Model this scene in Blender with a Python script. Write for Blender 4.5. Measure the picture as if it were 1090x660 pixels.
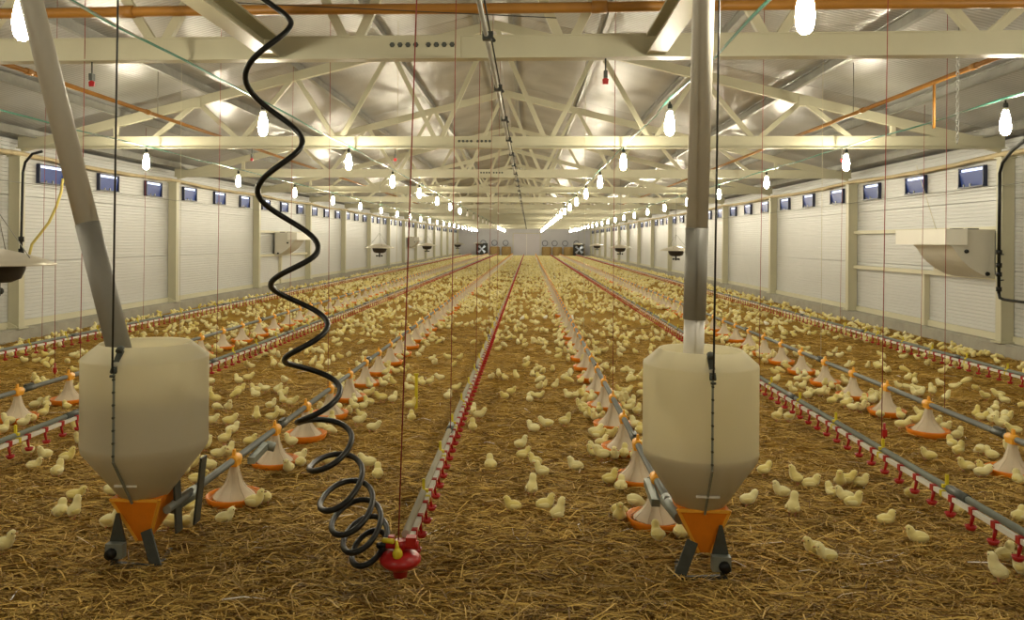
import bpy, math, random
import numpy as np
from mathutils import Vector, Matrix

# ------------------------------------------------------------------ clean
for o in list(bpy.data.objects):
    bpy.data.objects.remove(o, do_unlink=True)
sc = bpy.context.scene
COL = sc.collection
random.seed(7)
rng = np.random.default_rng(7)
R = math.radians

# ------------------------------------------------------------------ camera
CAM_H = 1.77
YAW, ROLL = 3.5, 0.42
cd = bpy.data.cameras.new('camera')
cam = bpy.data.objects.new('camera', cd)
COL.objects.link(cam)
cam.matrix_world = (Matrix.Translation((0, 0, CAM_H)) @ Matrix.Rotation(R(YAW), 4, 'Z')
                    @ Matrix.Rotation(R(90), 4, 'X') @ Matrix.Rotation(R(ROLL), 4, 'Z'))
cd.sensor_width = 36.0
cd.lens = 850 / 1090 * 36.0
cd.shift_x = (545 - 511) / 1090
cd.shift_y = -(330 - 256.6) / 1090
cd.clip_start = 0.05
cd.clip_end = 300
sc.camera = cam

# ------------------------------------------------------------------ world, exposure
w = bpy.data.worlds.new('world')
sc.world = w
w.use_nodes = True
w.node_tree.nodes['Background'].inputs[0].default_value = (0.5, 0.55, 0.65, 1)
w.node_tree.nodes['Background'].inputs[1].default_value = 0.02
sc.view_settings.view_transform = 'Standard'
sc.view_settings.look = 'None'
sc.view_settings.gamma = 1.0
sc.view_settings.exposure = 0.0
sc.view_settings.use_curve_mapping = False
LAMP_STRENGTH = 330.0
LAMP_COLOR = (1.0, 0.90, 0.68)
try:
    sc.cycles.use_denoising = True
    sc.cycles.max_bounces = 8
    sc.cycles.diffuse_bounces = 5
    sc.cycles.sample_clamp_indirect = 8.0
except Exception:
    pass

# ------------------------------------------------------------------ hall layout (metres)
CX = -0.60                     # centre line of the hall
XR, XL = 7.40, -8.60           # inner faces of the wall columns
WR, WL = 7.60, -8.80           # wall panels
Y_BACK, Y_END = -4.95, 100.0
COLS = [13.05 + 6 * k for k in range(-3, 15)]
TRUSS_Y = [6.65] + [13.05 + 6 * k for k in range(0, 15)]
KERB = 0.23


def ray(px, py):
    """direction through a point of the 1090x660 frame, hall axes"""
    a, r = R(YAW), R(ROLL)
    x, y = px - 563, py - 257
    du = x * math.cos(r) + y * math.sin(r)
    wv = -x * math.sin(r) + y * math.cos(r)
    u = du + 850 * math.tan(a)
    return (u * math.cos(a) - 850 * math.sin(a), u * math.sin(a) + 850 * math.cos(a), -wv)


def ground(px, py, z=0.0):
    d = ray(px, py)
    t = (z - CAM_H) / d[2]
    return d[0] * t, d[1] * t


def onY(px, py, Y):
    d = ray(px, py)
    t = Y / d[1]
    return Vector((d[0] * t, Y, CAM_H + d[2] * t))


def screen_x(X, Y):
    a = R(YAW)
    xc = X * math.cos(a) + Y * math.sin(a)
    d = -X * math.sin(a) + Y * math.cos(a)
    return 511 + 850 * xc / d


# ------------------------------------------------------------------ materials
MATS = {}


def mat(name, color, rough=0.5, metal=0.0, vary=0.0, scale=8.0, bump=0.0, bump_scale=60.0, spec=0.5,
        emit=None, emit_s=0.0, color2=None, coat=0.0):
    if name in MATS:
        return MATS[name]
    m = bpy.data.materials.new(name)
    m.use_nodes = True
    nt = m.node_tree
    b = nt.nodes['Principled BSDF']
    b.inputs['Base Color'].default_value = (*color, 1)
    b.inputs['Roughness'].default_value = rough
    b.inputs['Metallic'].default_value = metal
    b.inputs['Specular IOR Level'].default_value = spec
    b.inputs['Coat Weight'].default_value = coat
    if emit:
        b.inputs['Emission Color'].default_value = (*emit, 1)
        b.inputs['Emission Strength'].default_value = emit_s
    tc = None
    if vary or color2 or bump:
        tc = nt.nodes.new('ShaderNodeTexCoord')
    if vary or color2:
        n = nt.nodes.new('ShaderNodeTexNoise')
        n.inputs['Scale'].default_value = scale
        n.inputs['Detail'].default_value = 6
        n.inputs['Roughness'].default_value = 0.6
        nt.links.new(tc.outputs['Object'], n.inputs['Vector'])
        cr = nt.nodes.new('ShaderNodeValToRGB')
        c2 = color2 or tuple(c * (1 - vary) for c in color)
        cr.color_ramp.elements[0].position = 0.3
        cr.color_ramp.elements[0].color = (*c2, 1)
        cr.color_ramp.elements[1].position = 0.7
        cr.color_ramp.elements[1].color = (*color, 1)
        nt.links.new(n.outputs['Fac'], cr.inputs['Fac'])
        nt.links.new(cr.outputs['Color'], b.inputs['Base Color'])
    if bump:
        n2 = nt.nodes.new('ShaderNodeTexNoise')
        n2.inputs['Scale'].default_value = bump_scale
        n2.inputs['Detail'].default_value = 4
        nt.links.new(tc.outputs['Object'], n2.inputs['Vector'])
        bp = nt.nodes.new('ShaderNodeBump')
        bp.inputs['Strength'].default_value = bump
        bp.inputs['Distance'].default_value = 0.01
        nt.links.new(n2.outputs['Fac'], bp.inputs['Height'])
        nt.links.new(bp.outputs['Normal'], b.inputs['Normal'])
    MATS[name] = m
    return m


def island_mat(name, cols, rough=0.8, sheen=0.0, use_object=False):
    """colour differs from one straw / chick to the next"""
    m = bpy.data.materials.new(name)
    m.use_nodes = True
    nt = m.node_tree
    b = nt.nodes['Principled BSDF']
    b.inputs['Roughness'].default_value = rough
    b.inputs['Specular IOR Level'].default_value = 0.25
    if use_object:
        g = nt.nodes.new('ShaderNodeObjectInfo')
        out = g.outputs['Random']
    else:
        g = nt.nodes.new('ShaderNodeNewGeometry')
        out = g.outputs['Random Per Island']
    cr = nt.nodes.new('ShaderNodeValToRGB')
    els = cr.color_ramp.elements
    for i, c in enumerate(cols):
        p = i / (len(cols) - 1)
        e = els[0] if i == 0 else (els[1] if i == len(cols) - 1 else els.new(p))
        e.position = p
        e.color = (*c, 1)
    nt.links.new(out, cr.inputs['Fac'])
    nt.links.new(cr.outputs['Color'], b.inputs['Base Color'])
    if sheen:
        b.inputs['Sheen Weight'].default_value = sheen
        b.inputs['Sheen Roughness'].default_value = 0.5
    MATS[name] = m
    return m


mat('panel_white', (0.61, 0.62, 0.61), 0.45, vary=0.06, scale=0.8)
mat('steel_cream', (0.56, 0.54, 0.39), 0.45, vary=0.10, scale=1.5)
mat('rail_cream', (0.62, 0.59, 0.43), 0.5, vary=0.08, scale=2)
mat('concrete', (0.40, 0.385, 0.32), 0.9, vary=0.25, scale=3, bump=0.3, bump_scale=25)
mat('galvanised', (0.55, 0.56, 0.53), 0.42, 0.55, vary=0.2, scale=3)
mat('purlin_steel', (0.36, 0.36, 0.33), 0.45, 0.5, vary=0.25, scale=4)
mat('pipe_grey', (0.30, 0.32, 0.31), 0.4, 0.35, vary=0.12, scale=6)
mat('pipe_green_grey', (0.26, 0.29, 0.26), 0.45, 0.3, vary=0.12, scale=6)
mat('rail_tan', (0.50, 0.47, 0.36), 0.45, vary=0.1, scale=6)
mat('pvc_white', (0.80, 0.78, 0.72), 0.35)
mat('red_plastic', (0.42, 0.012, 0.012), 0.35)
mat('yellow_plastic', (0.72, 0.60, 0.03), 0.4)
mat('orange_plastic', (0.90, 0.27, 0.012), 0.4, vary=0.12, scale=14)
mat('orange_clip', (0.92, 0.44, 0.04), 0.45)
mat('pan_cone', (0.70, 0.60, 0.44), 0.5, vary=0.1, scale=12)
mat('gas_orange', (0.42, 0.19, 0.03), 0.45, vary=0.25, scale=3)
mat('black_rubber', (0.006, 0.007, 0.007), 0.35, spec=0.35)
mat('black_steel', (0.03, 0.035, 0.033), 0.5, vary=0.2, scale=20)
mat('dark_bracket', (0.085, 0.095, 0.085), 0.5, 0.3, vary=0.25, scale=20)
mat('tube_light', (0.56, 0.54, 0.47), 0.42, vary=0.08, scale=5)
mat('tube_dark', (0.30, 0.295, 0.265), 0.5, vary=0.12, scale=5)
mat('feed_brown', (0.26, 0.17, 0.07), 0.95, vary=0.3, scale=40, bump=0.4, bump_scale=120)
mat('navy_pane', (0.03, 0.07, 0.32), 0.35, spec=0.25)
mat('navy_frame', (0.015, 0.022, 0.06), 0.4)
mat('daylight_slit', (0.8, 0.85, 1.0), 0.5, emit=(0.62, 0.72, 1.0), emit_s=1.6)
mat('cord_red', (0.30, 0.05, 0.045), 0.8)
mat('cord_pale', (0.62, 0.58, 0.42), 0.8)
mat('wire_steel', (0.30, 0.30, 0.27), 0.4, 0.7)
mat('cable_green', (0.05, 0.24, 0.17), 0.5)
mat('hose_yellow', (0.62, 0.52, 0.14), 0.5)
mat('curtain_beige', (0.60, 0.50, 0.30), 0.7, vary=0.15, scale=6)
mat('hood_grey', (0.60, 0.58, 0.50), 0.5, vary=0.10, scale=2.5)
mat('hood_white', (0.78, 0.76, 0.68), 0.5, vary=0.06, scale=3)
mat('brooder_cap', (0.58, 0.54, 0.44), 0.35, 0.4, vary=0.12, scale=6)
mat('brooder_burner', (0.035, 0.03, 0.028), 0.6, vary=0.3, scale=20)
mat('end_panel', (0.60, 0.60, 0.63), 0.5, vary=0.06, scale=1)
mat('door_lilac', (0.64, 0.62, 0.66), 0.5, vary=0.04, scale=1)
mat('bale_brown', (0.40, 0.28, 0.11), 0.9, vary=0.35, scale=9, bump=0.4, bump_scale=30)
mat('fan_blade', (0.55, 0.62, 0.75), 0.35, 0.3)
mat('beak', (0.62, 0.36, 0.14), 0.5)
mat('leg_skin', (0.62, 0.30, 0.17), 0.6)
mat('eye_black', (0.01, 0.01, 0.01), 0.15)
mat('white_ceramic', (0.85, 0.83, 0.78), 0.4)
mat('bulb_glow', (0.9, 0.9, 0.85), 0.4, emit=LAMP_COLOR, emit_s=LAMP_STRENGTH)
CHICK_COLS = [(0.76, 0.64, 0.20), (0.82, 0.74, 0.33), (0.88, 0.83, 0.50), (0.80, 0.69, 0.24), (0.88, 0.82, 0.45)]
island_mat('down_yellow', CHICK_COLS, 0.95, 0.5, use_object=True)
island_mat('down_flock', CHICK_COLS, 0.95, 0.4)
island_mat('straw', [(0.13, 0.058, 0.005), (0.42, 0.22, 0.020), (0.64, 0.375, 0.05), (0.24, 0.108, 0.008), (0.52, 0.285, 0.03), (0.32, 0.16, 0.012), (0.80, 0.55, 0.15)], 0.6)


def litter_mat():
    m = bpy.data.materials.new('litter')
    m.use_nodes = True
    nt = m.node_tree
    b = nt.nodes['Principled BSDF']
    b.inputs['Roughness'].default_value = 0.95
    b.inputs['Specular IOR Level'].default_value = 0.15
    tc = nt.nodes.new('ShaderNodeTexCoord')
    big = nt.nodes.new('ShaderNodeTexNoise')
    big.inputs['Scale'].default_value = 1.3
    big.inputs['Detail'].default_value = 5
    fine = nt.nodes.new('ShaderNodeTexNoise')
    fine.inputs['Scale'].default_value = 45
    fine.inputs['Detail'].default_value = 8
    fine.inputs['Roughness'].default_value = 0.75
    mp = nt.nodes.new('ShaderNodeMapping')
    mp.inputs['Scale'].default_value = (1.0, 0.35, 1.0)
    nt.links.new(tc.outputs['Object'], big.inputs['Vector'])
    nt.links.new(tc.outputs['Object'], mp.inputs['Vector'])
    nt.links.new(mp.outputs['Vector'], fine.inputs['Vector'])
    mx = nt.nodes.new('ShaderNodeMath')
    mx.operation = 'MULTIPLY_ADD'
    mx.inputs[1].default_value = 0.75
    nt.links.new(fine.outputs['Fac'], mx.inputs[0])
    m2 = nt.nodes.new('ShaderNodeMath')
    m2.operation = 'MULTIPLY'
    m2.inputs[1].default_value = 0.25
    nt.links.new(big.outputs['Fac'], m2.inputs[0])
    nt.links.new(m2.outputs[0], mx.inputs[2])
    cr = nt.nodes.new('ShaderNodeValToRGB')
    cr.color_ramp.elements[0].position = 0.34
    cr.color_ramp.elements[0].color = (0.20, 0.105, 0.012, 1)
    cr.color_ramp.elements[1].position = 0.68
    cr.color_ramp.elements[1].color = (0.56, 0.35, 0.055, 1)
    nt.links.new(mx.outputs[0], cr.inputs['Fac'])
    nt.links.new(cr.outputs['Color'], b.inputs['Base Color'])
    bp = nt.nodes.new('ShaderNodeBump')
    bp.inputs['Strength'].default_value = 0.7
    bp.inputs['Distance'].default_value = 0.03
    nt.links.new(fine.outputs['Fac'], bp.inputs['Height'])
    nt.links.new(bp.outputs['Normal'], b.inputs['Normal'])
    MATS['litter'] = m


litter_mat()


def roof_mat():
    """galvanised roof sheet with fine ribs running down the slope"""
    m = bpy.data.materials.new('roof_sheet')
    m.use_nodes = True
    nt = m.node_tree
    b = nt.nodes['Principled BSDF']
    b.inputs['Metallic'].default_value = 0.55
    b.inputs['Roughness'].default_value = 0.36
    tc = nt.nodes.new('ShaderNodeTexCoord')
    n = nt.nodes.new('ShaderNodeTexNoise')
    n.inputs['Scale'].default_value = 0.9
    n.inputs['Detail'].default_value = 5
    nt.links.new(tc.outputs['Object'], n.inputs['Vector'])
    cr = nt.nodes.new('ShaderNodeValToRGB')
    cr.color_ramp.elements[0].position = 0.3
    cr.color_ramp.elements[0].color = (0.36, 0.36, 0.355, 1)
    cr.color_ramp.elements[1].position = 0.7
    cr.color_ramp.elements[1].color = (0.54, 0.54, 0.53, 1)
    nt.links.new(n.outputs['Fac'], cr.inputs['Fac'])
    nt.links.new(cr.outputs['Color'], b.inputs['Base Color'])
    wv = nt.nodes.new('ShaderNodeTexWave')
    wv.wave_type = 'BANDS'
    wv.bands_direction = 'Y'
    wv.inputs['Scale'].default_value = 4.0
    wv.inputs['Distortion'].default_value = 0.3
    nt.links.new(tc.outputs['Object'], wv.inputs['Vector'])
    bp = nt.nodes.new('ShaderNodeBump')
    bp.inputs['Strength'].default_value = 0.35
    bp.inputs['Distance'].default_value = 0.012
    nt.links.new(wv.outputs['Fac'], bp.inputs['Height'])
    nt.links.new(bp.outputs['Normal'], b.inputs['Normal'])
    MATS['roof_sheet'] = m


roof_mat()


def hopper_mat():
    """milky plastic that lets some light through"""
    m = bpy.data.materials.new('milky_plastic')
    m.use_nodes = True
    nt = m.node_tree
    b = nt.nodes['Principled BSDF']
    b.inputs['Base Color'].default_value = (0.90, 0.87, 0.73, 1)
    b.inputs['Roughness'].default_value = 0.45
    tr = nt.nodes.new('ShaderNodeBsdfTranslucent')
    tr.inputs['Color'].default_value = (0.98, 0.94, 0.77, 1)
    mix = nt.nodes.new('ShaderNodeMixShader')
    mix.inputs['Fac'].default_value = 0.62
    out = nt.nodes['Material Output']
    nt.links.new(b.outputs[0], mix.inputs[1])
    nt.links.new(tr.outputs[0], mix.inputs[2])
    nt.links.new(mix.outputs[0], out.inputs['Surface'])
    MATS['milky_plastic'] = m


hopper_mat()


# ------------------------------------------------------------------ mesh builder
class MB:
    def __init__(self):
        self.v, self.f, self.m, self.s = [], [], [], []

    def add(self, vs, fs, mi=0, smooth=False):
        o = len(self.v)
        self.v += [tuple(p) for p in vs]
        self.f += [tuple(i + o for i in f) for f in fs]
        self.m += [mi] * len(fs)
        self.s += [smooth] * len(fs)
        return self

    def box(self, c, s, mi=0, M=None):
        hx, hy, hz = s[0] / 2, s[1] / 2, s[2] / 2
        vs = [Vector((sx * hx, sy * hy, sz * hz)) for sx in (-1, 1) for sy in (-1, 1) for sz in (-1, 1)]
        if M is not None:
            vs = [M @ p for p in vs]
        vs = [p + Vector(c) for p in vs]
        fs = [(0, 1, 3, 2), (4, 6, 7, 5), (0, 4, 5, 1), (2, 3, 7, 6), (0, 2, 6, 4), (1, 5, 7, 3)]
        return self.add(vs, fs, mi)

    def beam(self, p0, p1, wd, ht, mi=0, up=(0, 0, 1)):
        p0, p1 = Vector(p0), Vector(p1)
        t = (p1 - p0).normalized()
        upv = Vector(up)
        if abs(t.dot(upv)) > 0.98:
            upv = Vector((0, 1, 0))
        sx = t.cross(upv).normalized()
        uz = sx.cross(t).normalized()
        vs = []
        for p in (p0, p1):
            for a, b in ((-1, -1), (1, -1), (1, 1), (-1, 1)):
                vs.append(p + sx * a * wd / 2 + uz * b * ht / 2)
        fs = [(0, 1, 2, 3), (7, 6, 5, 4), (0, 4, 5, 1), (1, 5, 6, 2), (2, 6, 7, 3), (3, 7, 4, 0)]
        return self.add(vs, fs, mi)

    def tube(self, pts, r, n=8, mi=0, caps=True, smooth=True):
        pts = [Vector(p) for p in pts]
        rs = r if isinstance(r, (list, tuple)) else [r] * len(pts)
        vs, fs = [], []
        prev = None
        for i, p in enumerate(pts):
            t = (pts[min(i + 1, len(pts) - 1)] - pts[max(i - 1, 0)]).normalized()
            if prev is None:
                a = Vector((0, 0, 1)) if abs(t.z) < 0.9 else Vector((1, 0, 0))
                u = t.cross(a).normalized()
            else:
                u = (prev - t * prev.dot(t)).normalized()
            prev = u
            b = t.cross(u)
            for k in range(n):
                an = 2 * math.pi * k / n
                vs.append(p + (u * math.cos(an) + b * math.sin(an)) * rs[i])
        for i in range(len(pts) - 1):
            for k in range(n):
                k2 = (k + 1) % n
                fs.append((i * n + k, i * n + k2, (i + 1) * n + k2, (i + 1) * n + k))
        self.add(vs, fs, mi, smooth)
        if caps:
            o = len(self.v) - len(vs)
            self.f += [tuple(o + k for k in reversed(range(n))), tuple(o + (len(pts) - 1) * n + k for k in range(n))]
            self.m += [mi, mi]
            self.s += [False, False]
        return self

    def lathe(self, prof, n=24, mi=0, c=(0, 0, 0), smooth=True, M=None):
        vs, fs = [], []
        for (r, z) in prof:
            for k in range(n):
                a = 2 * math.pi * k / n
                p = Vector((r * math.cos(a), r * math.sin(a), z))
                if M is not None:
                    p = M @ p
                vs.append(p + Vector(c))
        for i in range(len(prof) - 1):
            for k in range(n):
                k2 = (k + 1) % n
                fs.append((i * n + k, i * n + k2, (i + 1) * n + k2, (i + 1) * n + k))
        if prof[0][0] > 1e-5 and prof[0][0] < 0.0:
            pass
        return self.add(vs, fs, mi, smooth)

    def prism(self, poly, d0, d1, axis='Y', mi=0):
        """polygon (a, b) extruded from d0 to d1 along the axis"""
        def P(a, b, d):
            return {'Y': (a, d, b), 'X': (d, a, b), 'Z': (a, b, d)}[axis]
        n = len(poly)
        vs = [P(a, b, d0) for a, b in poly] + [P(a, b, d1) for a, b in poly]
        fs = [tuple(reversed(range(n))), tuple(range(n, 2 * n))]
        fs += [(i, (i + 1) % n, n + (i + 1) % n, n + i) for i in range(n)]
        return self.add(vs, fs, mi)

    def ball(self, c, r, n=10, m=6, mi=0, sc_=(1, 1, 1)):
        prof = [(max(1e-4, math.sin(math.pi * i / m)) * r, -math.cos(math.pi * i / m) * r) for i in range(m + 1)]
        vs, fs = [], []
        for (rr, z) in prof:
            for k in range(n):
                a = 2 * math.pi * k / n
                vs.append((c[0] + rr * math.cos(a) * sc_[0], c[1] + rr * math.sin(a) * sc_[1], c[2] + z * sc_[2]))
        for i in range(m):
            for k in range(n):
                k2 = (k + 1) % n
                fs.append((i * n + k, i * n + k2, (i + 1) * n + k2, (i + 1) * n + k))
        return self.add(vs, fs, mi, True)

    def mesh(self, name, mats):
        me = bpy.data.meshes.new(name)
        me.from_pydata(self.v, [], self.f)
        if isinstance(mats, str):
            mats = [mats]
        for k in mats:
            me.materials.append(MATS[k])
        me.polygons.foreach_set('material_index', self.m)
        me.polygons.foreach_set('use_smooth', self.s)
        me.update()
        return me

    def build(self, name, mats, parent=None, loc=None):
        return put(name, self.mesh(name, mats), parent, loc)


def put(name, me, parent=None, loc=None, rz=0.0, s=1.0):
    o = bpy.data.objects.new(name, me)
    COL.objects.link(o)
    if parent is not None:
        o.parent = parent
    if loc is not None:
        o.location = loc
    if rz:
        o.rotation_euler = (0, 0, rz)
    if s != 1.0:
        o.scale = (s, s, s)
    return o


def empty(name, loc=(0, 0, 0)):
    o = bpy.data.objects.new(name, None)
    COL.objects.link(o)
    o.location = loc
    o.empty_display_size = 0.1
    return o


def tag(o, label=None, cat=None, group=None, kind=None):
    if label:
        o['label'] = label
    if cat:
        o['category'] = cat
    if group:
        o['group'] = group
    if kind:
        o['kind'] = kind
    return o


def np_mesh(name, verts, quads, material, tris=None, smooth=True):
    """big joined mesh from numpy arrays"""
    me = bpy.data.meshes.new(name)
    nf = len(quads) + (0 if tris is None else len(tris))
    loops = quads.reshape(-1)
    starts = np.arange(len(quads)) * 4
    if tris is not None and len(tris):
        starts = np.concatenate([starts, len(loops) + np.arange(len(tris)) * 3])
        loops = np.concatenate([loops, tris.reshape(-1)])
    me.vertices.add(len(verts))
    me.vertices.foreach_set('co', verts.astype(np.float32).reshape(-1))
    me.loops.add(len(loops))
    me.loops.foreach_set('vertex_index', loops.astype(np.int32))
    me.polygons.add(nf)
    me.polygons.foreach_set('loop_start', starts.astype(np.int32))
    me.materials.append(MATS[material])
    me.polygons.foreach_set('use_smooth', np.full(nf, smooth))
    me.update(calc_edges=True)
    me.validate()
    return me


ORD = ['nearest', 'second', 'third', 'fourth', 'fifth', 'sixth', 'seventh', 'eighth', 'ninth', 'tenth', 'eleventh',
       'twelfth', 'thirteenth', 'fourteenth', 'fifteenth', 'sixteenth', 'seventeenth', 'eighteenth', 'nineteenth',
       'twentieth']

# ================================================================== SETTING
# floor under the straw
fl = MB()
nx, ny = 8, 52
for i in range(nx + 1):
    for j in range(ny + 1):
        fl.v.append((WL - 0.1 + (WR - WL + 0.2) * i / nx, Y_BACK + (Y_END - Y_BACK) * j / ny, 0.0))
for i in range(nx):
    for j in range(ny):
        a = i * (ny + 1) + j
        fl.f.append((a, a + ny + 1, a + ny + 2, a + 1))
        fl.m.append(0)
        fl.s.append(False)
floor = tag(fl.build('floor', 'litter'), kind='structure')


def roof_z(x):
    return 5.55 - 0.25 * abs(x - CX)


# ceiling: roof sheets bay by bay, purlins, ridge
ceiling = tag(MB().prism([(CX - 0.25, roof_z(CX + .25) - 0.012), (CX, roof_z(CX) - 0.012), (CX + 0.25, roof_z(CX + .25) - 0.012),
                          (CX, roof_z(CX) + 0.05)], Y_BACK, Y_END, 'Y').build('ceiling', 'roof_sheet'), kind='structure')
sheet = {}
for side in (-1, 1):
    mb = MB()
    x1 = 8.3
    a = (side * 0.0, roof_z(CX))
    b = (side * x1, roof_z(CX + x1))
    poly = [a, b, (b[0], b[1] + 0.06), (a[0], a[1] + 0.06)]
    mb.prism([(CX + p[0], p[1]) for p in poly], 0.0, 5.985, 'Y')
    sheet[side] = mb.mesh('roof_panel', 'roof_sheet')
    for k in range(-3, 15):
        y = 13.05 + 6 * k
        if y < Y_END:
            put('roof_panel', sheet[side], ceiling, (0, y + 0.0075, 0))
for off in (0.28, 1.73, 3.25, 4.78, 6.3, 7.75):
    for side in (-1, 1):
        x = CX + side * off
        z = roof_z(x) - 0.004
        mb = MB()
        # Z-section purlin: flange, web, flange
        mb.prism([(x - 0.035, z - 0.155), (x + 0.035, z - 0.155), (x + 0.035, z - 0.14), (x + 0.008, z - 0.14), (x + 0.008, z - 0.02),
                  (x - 0.035, z - 0.02), (x - 0.035, z - 0.035), (x - 0.008, z - 0.035), (x - 0.008, z - 0.14), (x - 0.035, z - 0.14)],
                 Y_BACK, Y_END, 'Y')
        mb.build('purlin', 'purlin_steel', ceiling)

# side walls: ribbed sandwich panels between steel columns, concrete kerb


def ribbed_panel(z0, z1, ln):
    """horizontally ribbed panel, face on +X, running along +Y from 0 to ln"""
    mb = MB()
    pitch, g = 0.062, 0.013
    prof = [(0.0, z0 + 0.004)]
    n = int((z1 - z0 - 0.01) / pitch)
    ph = (z1 - z0 - 0.01) / n
    for i in range(n):
        z = z0 + 0.005 + i * ph
        prof += [(0.0, z + ph * 0.70), (-g, z + ph * 0.78), (-g, z + ph * 0.92), (0.0, z + ph)]
    prof = [(-0.02, z0 + 0.003)] + prof + [(-0.02, z1 - 0.003)]
    m = len(prof)
    vs = [(x, y, z) for y in (0.0, ln) for x, z in prof]
    mb.add(vs, [(i, m + i, m + i + 1, i + 1) for i in range(m - 1)])
    mb.add([(-0.06, 0, z0), (-0.06, ln, z0), (-0.06, ln, z1), (-0.06, 0, z1)], [(0, 3, 2, 1)])
    mb.add([(-0.02, 0, z0 + .003), (-0.06, 0, z0), (-0.06, 0, z1), (-0.02, 0, z1 - .003)], [(0, 3, 2, 1)])
    return mb.mesh('wall_panel', 'panel_white')


PANELS = [ribbed_panel(a, b, 5.99) for a, b in ((KERB, 1.36), (1.36, 2.50), (2.50, 3.46))]
col_mb = MB()
col_mb.box((0.008, 0, (KERB + 3.13) / 2), (0.016, 0.15, 3.13 - KERB))          # inner flange
col_mb.box((-0.095, 0, (KERB + 3.13) / 2), (0.19, 0.11, 3.13 - KERB))            # web
col_mb.box((-0.08, 0, 3.14), (0.24, 0.20, 0.02))                                   # cap plate
col_mb.box((-0.07, 0, KERB + 0.012), (0.26, 0.26, 0.024))                          # base plate
COLUMN = col_mb.mesh('column', 'steel_cream')
gus = MB()
gus.prism([(0.0, KERB + 0.02), (-0.17, KERB + 0.02), (-0.17, KERB + 0.12), (-0.02, KERB + 0.05)], -0.10, -0.085, 'Y')
GUSSET = gus.mesh('base_gusset', 'rail_cream')
for side, name, xw, xc in ((-1, 'left', WL, XL), (1, 'right', WR, XR)):
    back = MB()
    xo = xw + side * 0.10
    back.box(((xo + xw + side * 0.062) / 2, (Y_BACK + Y_END) / 2, (KERB + 3.47) / 2), (0.038, Y_END - Y_BACK, 3.47 - KERB))
    wall = tag(back.build('wall_' + name, 'panel_white'), kind='structure')
    rz = 0.0 if side < 0 else math.pi
    for k, y in enumerate(COLS):
        if y > Y_END - 1:
            continue
        for pm in PANELS:
            put('wall_panel', pm, wall, (xw, y + (0.005 if side < 0 else 5.995), 0), rz)
        c = put('column', COLUMN, wall, (xc, y, 0), rz)
        if y < 20:
            put('base_gusset', GUSSET, c)
        rail = MB()
        rail.box((xw - side * 0.02, y + 3.0, KERB + 0.055), (0.04, 5.85, 0.11))
        rail.build('bottom_rail', 'rail_cream', wall)
        # eaves rail above the inlets
        MB().box((xw - side * 0.05, y + 3.0, 3.18), (0.10, 5.99, 0.05)).build('eaves_rail', 'rail_cream', wall)
    # girts in the bays that carry a duct
    for by in ((13.05,) if side > 0 else (25.05, 55.05)):
        for z in (1.24, 2.03):
            MB().box((xw - side * 0.05, by + 3.0, z), (0.10, 5.84, 0.075)).build('girt', 'rail_cream', wall)
        MB().box((xw - side * 0.05, by + 2.65, (KERB + 1.2) / 2), (0.10, 0.10, 1.2 - KERB)).build('stud', 'rail_cream', wall)
    kb = MB()
    x0, x1 = xc - side * 0.03, xw + side * 0.10
    kb.box(((x0 + x1) / 2, (Y_BACK + Y_END) / 2, (KERB - 0.02) / 2), (abs(x1 - x0), Y_END - Y_BACK, KERB - 0.02))
    kb.box(((x0 + x1) / 2 + side * 0.02, (Y_BACK + Y_END) / 2, KERB - 0.01), (abs(x1 - x0) - 0.04, Y_END - Y_BACK, 0.02))
    tag(kb.build('baseboard_' + name, 'concrete'), kind='structure')

# gable walls
for nm, y0, y1, mt in (('end', Y_END, Y_END + 0.12, 'end_panel'), ('back', Y_BACK - 0.12, Y_BACK, 'panel_white')):
    g = MB()
    g.prism([(WL - 0.1, 0), (WR + 0.1, 0), (WR + 0.1, roof_z(WR + .1) - .01), (CX, roof_z(CX)), (WL - 0.1, roof_z(WL - .1) - .01)], y0, y1, 'Y')
    wl = tag(g.build('wall_' + nm, mt), kind='structure')
    if nm == 'end':
        for i in range(16):
            x = WL + 0.05 + i * (WR - WL) / 16
            top = min(roof_z(x), roof_z(x + 1.0)) - 0.05
            if -2.2 < x + 0.5 < 1.6:
                MB().box((x + 0.5, Y_END - 0.02, (2.85 + top) / 2), (0.98, 0.03, top - 2.85)).build('end_wall_panel', 'end_panel', wl)
            else:
                MB().box((x + 0.5, Y_END - 0.02, top / 2 + 0.1), (0.98, 0.03, top - 0.2)).build('end_wall_panel', 'end_panel', wl)
# double door in the end wall
dr = MB()
dr.box((-1.98, Y_END - 0.05, 1.40), (0.08, 0.10, 2.8))
dr.box((1.42, Y_END - 0.05, 1.40), (0.08, 0.10, 2.8))
dr.box((-0.28, Y_END - 0.05, 2.79), (3.3, 0.10, 0.08))
door = tag(dr.build('door_1', 'rail_cream'), kind='structure')
for x in (-1.12, 0.56):
    MB().box((x, Y_END - 0.04, 1.36), (1.66, 0.05, 2.7)).build('door_leaf', 'door_lilac', door)
MB().box((-0.28, Y_END - 0.08, 1.36), (0.06, 0.03, 2.7)).build('meeting_strip', 'white_ceramic', door)

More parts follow.
